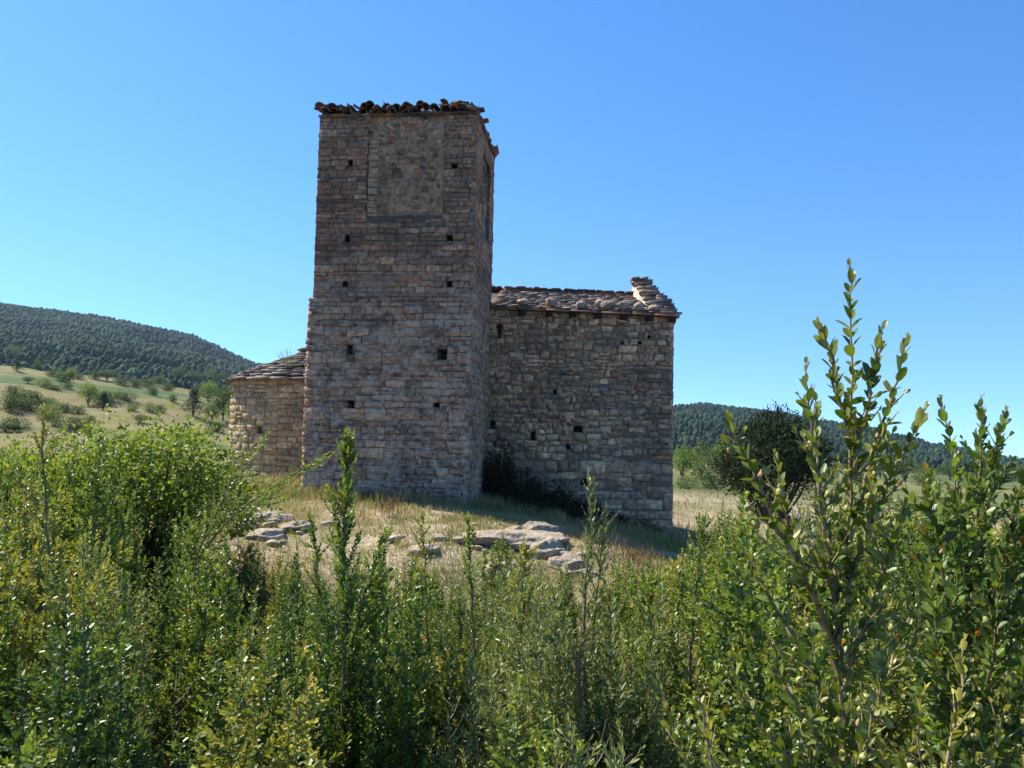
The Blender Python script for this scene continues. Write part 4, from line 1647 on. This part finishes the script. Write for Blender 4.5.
def crown_tree(name, seed, cols, H, Wd, z0=.18, lobes=7, N=1500, fs=.16, conical=False, bark=(.12, .09, .07), trunk=True, needle=False, lr=.27):
    rg = np.random.default_rng(seed)
    LV, ST = Leaves(), MB()
    for k in range(lobes):
        a = k * 2.4 + rg.uniform(-.4, .4)
        t = (k + .5) / lobes
        if conical:
            c = np.array([math.cos(a) * Wd * .22 * (1 - t), math.sin(a) * Wd * .22 * (1 - t), H * (z0 + (1 - z0) * (t * .82 + .06))])
            r_ = np.array([Wd * .5 * (1.02 - t * .85)] * 2 + [H * .13])
        else:
            q = math.sqrt(t) * Wd * (.30 if lr > .2 else .40)
            c = np.array([math.cos(a) * q, math.sin(a) * q, H * (z0 + (1 - z0) * ((.62 if trunk else .48) - .42 * t * rg.uniform(.2, 1.1) + (rg.uniform(-.16, .2) if lr < .2 else 0)))])
            r_ = np.array([Wd * lr, Wd * lr, H * (1 - z0) * (.32 if trunk else .46) * lr / .27]) * rg.uniform(.75, 1.15)
        n = N // lobes
        d = norm(rg.normal(0, 1, (n, 3)))
        rad = rg.uniform(.35, 1.08, (n, 1)) ** .5
        rad = rad * (1 + (.35 if lr > .2 else .75) * vnoise(d[:, :1] * 3 + k, d[:, 1:2] * 3, d[:, 2:3] * 3, seed))
        p = c + d * rad * r_
        ax = norm(d + rg.normal(0, .7, (n, 3)))
        if needle:
            ax = norm(d * .6 + rg.normal(0, .5, (n, 3)) + np.array([0, 0, .35]))
        nr = norm(d + rg.normal(0, .6, (n, 3)) + np.array([0, 0, .5]))
        L = fs * rg.uniform(.6, 1.3, n)
        col = np.array(cols)[rg.integers(0, len(cols), n)] * rg.uniform(.75, 1.25, (n, 1))
        LV.add(p, ax, nr, L, L * (.25 if needle else .7), col)
        if trunk:
            m = curve((0, 0, H * z0 * .6), c, .12, rg, 6, H * .006)
            tube(ST, m, H * .014, H * .004, bark, 5)
    if trunk:
        tube(ST, curve((0, 0, -.1), (Wd * .02, 0, H * (.9 if conical else z0 + .2)), 0, rg, 6, H * .004), H * .028, H * .010, bark, 7)
    else:
        tube(ST, [(0, 0, -.1), (0, 0, H * .35)], H * .02, H * .012, bark, 5)
    root = empty(name, (0, 0, 0))
    LV.build('crown', M_LEAF2 if not needle else M_FAR, root)
    ST.build('trunk', M_BARK, root)
    return root


# small bright tree before the apse
t = crown_tree('broadleaf_tree', 30, [(.17, .22, .035), (.20, .25, .04), (.14, .19, .03), (.24, .27, .05)], 2.5, 3.1, .12, 26, 20000, .058, bark=(.10, .08, .06), lr=.17)
p = P(150, 492, 11.0)
g = float(ground_h(p[0], p[1]))
t.location = (p[0], p[1], g - .03)
t.scale = (1, 1, (P(150, 412, 11.0)[2] - g) / 2.4)
tag(t, 'small spreading bright green tree with dark twigs left of the apse', 'tree')
for (x_, y_, Y_, top, s_, lab) in ((52, 480, 9.5, 440, .62, 'small lime green tree just left of the spreading one'),
                                   (-15, 500, 8.2, 442, .6, 'small lime green tree at the left edge')):
    p = P(x_, y_, Y_)
    g = float(ground_h(p[0], p[1]))
    tag(dup(t, (p[0], p[1], g - .03), x_ * .1, (s_, s_, (P(x_, top, Y_)[2] - g) / 2.35)), lab, 'tree')

TP = {
    'bright': crown_tree('broadleaf_tree', 601, [(.14, .21, .04), (.17, .24, .045), (.11, .17, .035)], 5, 4.2, N=3000),
    'mid': crown_tree('broadleaf_tree', 602, [(.06, .10, .028), (.075, .12, .03), (.05, .085, .025)], 5, 4.4, N=3000),
    'dark': crown_tree('evergreen_tree', 603, [(.028, .05, .02), (.035, .06, .022), (.022, .04, .018)], 5, 3.6, .12, N=2600, conical=True, lobes=8),
    'bush': crown_tree('field_bush', 604, [(.05, .085, .025), (.07, .105, .03), (.04, .07, .022)], 2.6, 3.6, .05, N=2200, trunk=False, fs=.14),
    'pale': crown_tree('field_bush', 605, [(.11, .15, .05), (.13, .17, .055), (.09, .125, .045)], 2.8, 3.6, .05, N=2200, trunk=False, fs=.14),
}
TH_ = {'bright': (5, 4.2), 'mid': (5, 4.4), 'dark': (5, 3.6), 'bush': (2.6, 3.6), 'pale': (2.8, 3.6)}
TN = {'bright': 'bright green tree', 'mid': 'mid-green tree', 'dark': 'dark evergreen tree', 'bush': 'dark green bush', 'pale': 'pale green bush'}
seen = set()
rg = np.random.default_rng(88)
# (px, base y, height in px, width in px, kind, where)
FT = [
    (17, 371, 11, 11, 'dark', 'small round one near the left end of the top field'), (37, 371, 12, 9, 'mid', 'second from the left on the top field edge'),
    (12, 357, 12, 20, 'pale', 'at the upper field edge, far left'), (69, 383, 16, 12, 'bright', 'standing alone on the upper terrace bank'),
    (88, 406, 24, 22, 'bright', 'round one in the middle of the fields'), (103, 410, 18, 16, 'dark', 'right beside the round bright tree in the fields'),
    (10, 411, 20, 24, 'bush', 'at the far left of the lower field'), (28, 410, 14, 22, 'bush', 'between the far left bush and the small pale one'),
    (36, 408, 14, 10, 'dark', 'small one among the lower field bushes'), (54, 412, 14, 16, 'pale', 'in the lower left field'), (66, 412, 11, 14, 'bush', 'right of the pale one in the lower field'),
    (108, 399, 10, 20, 'bush', 'left in the row behind the round bright tree'), (124, 399, 9, 24, 'bush', 'right in the row behind the round bright tree'),
    (132, 411, 9, 12, 'pale', 'small one on the lower terrace'), (150, 412, 11, 14, 'pale', 'second small one on the lower terrace'), (160, 412, 9, 12, 'bush', 'last of the small ones on the lower terrace'),
    (173, 402, 9, 9, 'bush', 'alone on the tan strip left of the dark tree'), (193, 416, 28, 20, 'dark', 'dense one with a short trunk at the field edge'),
    (208, 404, 24, 18, 'bright', 'just behind the dense dark tree'), (223, 420, 34, 28, 'mid', 'large one between the dense dark tree and the apse'), (236, 428, 26, 22, 'bright', 'next to the apse wall'),
    (212, 422, 18, 16, 'mid', 'low one right of the dense dark tree'), (179, 386, 20, 15, 'mid', 'tallest in the belt under the forest'), (195, 388, 18, 16, 'mid', 'in the belt right of the tallest'),
    (210, 388, 22, 15, 'pale', 'in the belt under the forest, toward the apse'), (222, 391, 20, 14, 'mid', 'last in the belt before the apse'), (132, 378, 11, 10, 'bright', 'small one on the edge of the forest'),
    (160, 386, 11, 14, 'mid', 'in the left half of the belt'), (148, 388, 10, 22, 'bush', 'long dark one in the terrace hedge'), (136, 387, 9, 18, 'bush', 'second in the terrace hedge'),
    (120, 384, 8, 20, 'bush', 'third in the terrace hedge'), (107, 381, 12, 18, 'mid', 'round one in the terrace hedge'), (95, 379, 9, 14, 'bush', 'fifth in the terrace hedge'),
    (52, 376, 8, 18, 'bush', 'at the left start of the terrace hedge'), (78, 379, 7, 14, 'bush', 'between hedge and lone bright tree'), (168, 391, 9, 18, 'bush', 'right end of the terrace hedge'),
    (28, 362, 8, 14, 'pale', 'at the forest foot above the top field'), (50, 363, 7, 12, 'bush', 'at the forest foot, second'), (92, 374, 8, 10, 'pale', 'at the forest foot, third'),
    (68, 388, 6, 14, 'bush', 'on the bank under the lone bright tree'), (55, 390, 6, 16, 'bush', 'on the left bank of the middle terrace'),
    (682, 480, 34, 30, 'bright', 'against the nave corner'), (702, 480, 38, 36, 'pale', 'second from the chapel on the right'), (724, 482, 40, 36, 'bright', 'third from the chapel on the right'),
    (686, 489, 16, 26, 'pale', 'low one at the back of the right field'), (712, 490, 20, 28, 'bush', 'low one left of the dark pine'), (745, 474, 26, 24, 'mid', 'behind the dark pine'),
    (880, 478, 22, 30, 'mid', 'seen past the tall fruiting shrub'), (905, 482, 26, 28, 'mid', 'right of the tall fruiting shrub'), (925, 486, 22, 30, 'pale', 'on the right field beyond the shrubs'),
    (950, 480, 16, 26, 'mid', 'farther out on the right slope'), (1000, 488, 18, 28, 'mid', 'at the right edge of the valley'), (975, 488, 14, 26, 'bush', 'in the valley on the far right'),
    (860, 486, 16, 24, 'bush', 'low one behind the tall fruiting shrub'), (800, 480, 22, 24, 'mid', 'right behind the dark pine'), (830, 484, 20, 24, 'pale', 'between the pine and the tall fruiting shrub'),
]
WH = ['on the upper field', 'on the middle terrace', 'on the lower field']
for k in range(30):
    x_ = rg.uniform(0, 232)
    y_ = rg.uniform(372, 432) + x_ * .03
    h_ = rg.uniform(5, 10) * (1 + (y_ - 370) / 90)
    FT.append((x_, y_, h_, h_ * rg.uniform(1.2, 2.2), ['bush', 'pale', 'mid', 'bush'][int(rg.integers(0, 4))],
               'small one %s left of the apse' % WH[min(2, int((y_ - 372) / 20))]))
for (px, by, hpx, wpx, kind, where) in FT:
    p = G(px, by, 24, 700)
    s_ = p[1] / F
    H, Wd = TH_[kind]
    sc = (wpx * s_ / Wd * 1.1, wpx * s_ / Wd * 1.1, hpx * s_ / H * 1.08)
    loc = (p[0], p[1], p[2] - .1)
    if kind in seen:
        o = dup(TP[kind], loc, rg.uniform(0, 6), sc)
    else:
        seen.add(kind)
        o = TP[kind]
        o.location = loc
        o.scale = sc
    tag(o, '%s, %s' % (TN[kind], where), 'tree' if 'tree' in TN[kind] else 'bush', 'trees and bushes of the far fields')

# dark pine on the right
pn = crown_tree('pine_tree', 700, [(.022, .035, .016), (.028, .045, .018), (.020, .030, .014), (.05, .07, .025)], 5.4, 4.6, .06, lobes=30, N=17000, fs=.19, needle=True, bark=(.10, .07, .05), lr=.15)
p = P(771, 500, 34)
g = float(ground_h(p[0], p[1]))
pn.location = (p[0], p[1], g - .75)
zt = P(770, 399, 34)[2]
pn.scale = (1.05, 1.05, (zt - g + .65) / 5.3)
tag(pn, 'dark spreading pine at the edge of the right field', 'tree')

# ------------------------------------------------------------------ grass and dry weeds on the mound
rg = np.random.default_rng(314)


def grass(N, area, hr, cols, seed, name, label, wdt=.012, clump=.5):
    rg = np.random.default_rng(seed)
    x = rg.uniform(area[0], area[1], N)
    y = rg.uniform(area[2], area[3], N)
    cc = fbm(x / .5, y / .5, 0, seed, 3)
    keep = cc > rg.uniform(-.8, .25, N) * clump
    x, y, cc = x[keep], y[keep], cc[keep]
    # outside the building
    dx, dy = x - O[0], y - O[1]
    u, w_ = dx * cT + dy * sT, -dx * sT + dy * cT
    ins = ((u > UL - .05) & (u < .05) & (w_ > -.03) & (w_ < TD)) | ((u > U0N) & (u < UR + .05) & (w_ > NW - .03) & (w_ < NW + ND)) | \
          ((u > UA) & (u < U0N) & (w_ > WA - RA) & (w_ < WA + RA)) | ((u - UA) ** 2 + (w_ - WA) ** 2 < (RA + .05) ** 2)
    x, y, cc = x[~ins], y[~ins], cc[~ins]
    n = len(x)
    z = ground_h(x, y)
    h = rg.uniform(*hr, n) * (1 + cc * .9)
    a = rg.uniform(0, 6.28, n)
    le = rg.uniform(.1, .6, n) * h
    d = np.stack([np.cos(a), np.sin(a), np.zeros(n)], -1)
    sdv = np.stack([-np.sin(a), np.cos(a), np.zeros(n)], -1) * wdt * .5
    b = np.stack([x, y, z - .01], -1)
    mdp = b + d * (le * .35)[:, None] + np.array([0, 0, 1]) * (h * .6)[:, None]
    tp = b + d * le[:, None] + np.array([0, 0, 1]) * h[:, None]
    V = np.stack([b - sdv, b + sdv, mdp + sdv * .7, mdp - sdv * .7, tp], 1)
    off = np.arange(n)[:, None] * 5
    gk = np.clip(.45 + fbm(x / 1.7, y / 1.7, 0, 77, 3) * 2.2, 0, 1)[:, None]
    c = (np.array(cols[0]) * (1 - gk) + np.array(cols[1]) * gk) * rg.uniform(.7, 1.25, (n, 1))
    mb = MB()
    mb.add(V.reshape(-1, 3), [off + np.array([[0, 1, 2, 3]]), off + np.array([[3, 2, 4]])], np.repeat(c, 5, axis=0))
    tag(mb.build(name, M_GRASS), label, 'grass', kind='stuff')


TANG = ((.37, .295, .17), (.25, .23, .10))
grass(60000, (-13, 12, 11.5, 26), (.05, .14), TANG, 1, 'dry_grass', 'short dry grass covering the mound round the chapel')
grass(100000, (-7.5, 5.5, 11.4, 19.5), (.03, .10), TANG, 9, 'mound_grass', 'tufted dry and greenish grass on the slope facing the thicket', .011, .8)
grass(16000, (-6.5, 5.5, 17.2, 21.2), (.12, .32), ((.34, .27, .16), (.17, .17, .06)), 2, 'tall_grass', 'taller dry grass along the foot of the walls', .012, .9)
grass(26000, (2, 34, 24, 60), (.08, .2), TANG, 3, 'field_grass', 'dry grass on the field right of the chapel', .03, .6)


def weed(x, y, Y, seed, label, H=.45, n=34, col=(.17, .10, .06)):
    rg = np.random.default_rng(seed)
    p = P(x, y, Y)
    g = float(ground_h(p[0], p[1]))
    mb, hd = MB(), Leaves()
    for k in range(n):
        b = np.array([rg.normal(0, .16), rg.normal(0, .12), 0])
        t_ = b + np.array([rg.normal(0, .09), rg.normal(0, .09), H * rg.uniform(.5, 1.1)])
        m = curve(b, t_, .05, rg, 5)
        tube(mb, m, .004, .002, np.array((.26, .17, .10)) * rg.uniform(.7, 1.2), 3)
        q = m[-1] - (m[-1] - m[-2]) * np.linspace(0, 1.3, 9)[:, None]
        hd.add(q, norm(rg.normal(0, 1, (9, 3)) + (0, 0, 1)), rg.normal(0, 1, (9, 3)), .03, .016, np.array(col) * rg.uniform(.6, 1.4))
    r_ = empty('dry_weed', (p[0], p[1], g))
    mb.build('stems', M_BARK, r_)
    hd.build('foliage', M_GRASS, r_)  # brown seed heads along the stem tips, not leaves
    tag(r_, label, 'weed', 'dry weeds on the mound')


weed(628, 572, 13.4, 1, 'rust-brown dry weed clump in the shade before the nave', .5, 46)
weed(650, 568, 13.8, 2, 'rust-brown dry weed right of the larger clump', .42, 26)
weed(388, 528, 15.8, 3, 'reddish dry weed clump at the foot of the tower', .42, 40)
weed(606, 556, 14.4, 4, 'thin dry weed beside the brambles under the nave', .4, 24)

# ------------------------------------------------------------------ the air
hz = MB()
a0, a1, b0, b1, c0, c1 = -1300, 1300, -60, 1500, -330, 330
hz.add([(a0, b0, c0), (a1, b0, c0), (a1, b1, c0), (a0, b1, c0), (a0, b0, c1), (a1, b0, c1), (a1, b1, c1), (a0, b1, c1)],
       [np.array([[0, 3, 2, 1], [4, 5, 6, 7], [0, 1, 5, 4], [1, 2, 6, 5], [2, 3, 7, 6], [3, 0, 4, 7]])], (1, 1, 1))
mh = bpy.data.materials.new('haze')
mh.use_nodes = True
mh.node_tree.nodes.clear()
pv = mh.node_tree.nodes.new('ShaderNodeVolumePrincipled')
pv.inputs['Color'].default_value = (.55, .76, 1, 1)
pv.inputs['Density'].default_value = .0001
pv.inputs['Anisotropy'].default_value = .2
om = mh.node_tree.nodes.new('ShaderNodeOutputMaterial')
mh.node_tree.links.new(pv.outputs[0], om.inputs['Volume'])
tag(hz.build('haze', mh), 'thin bluish air between here and the hills', 'haze', kind='stuff')
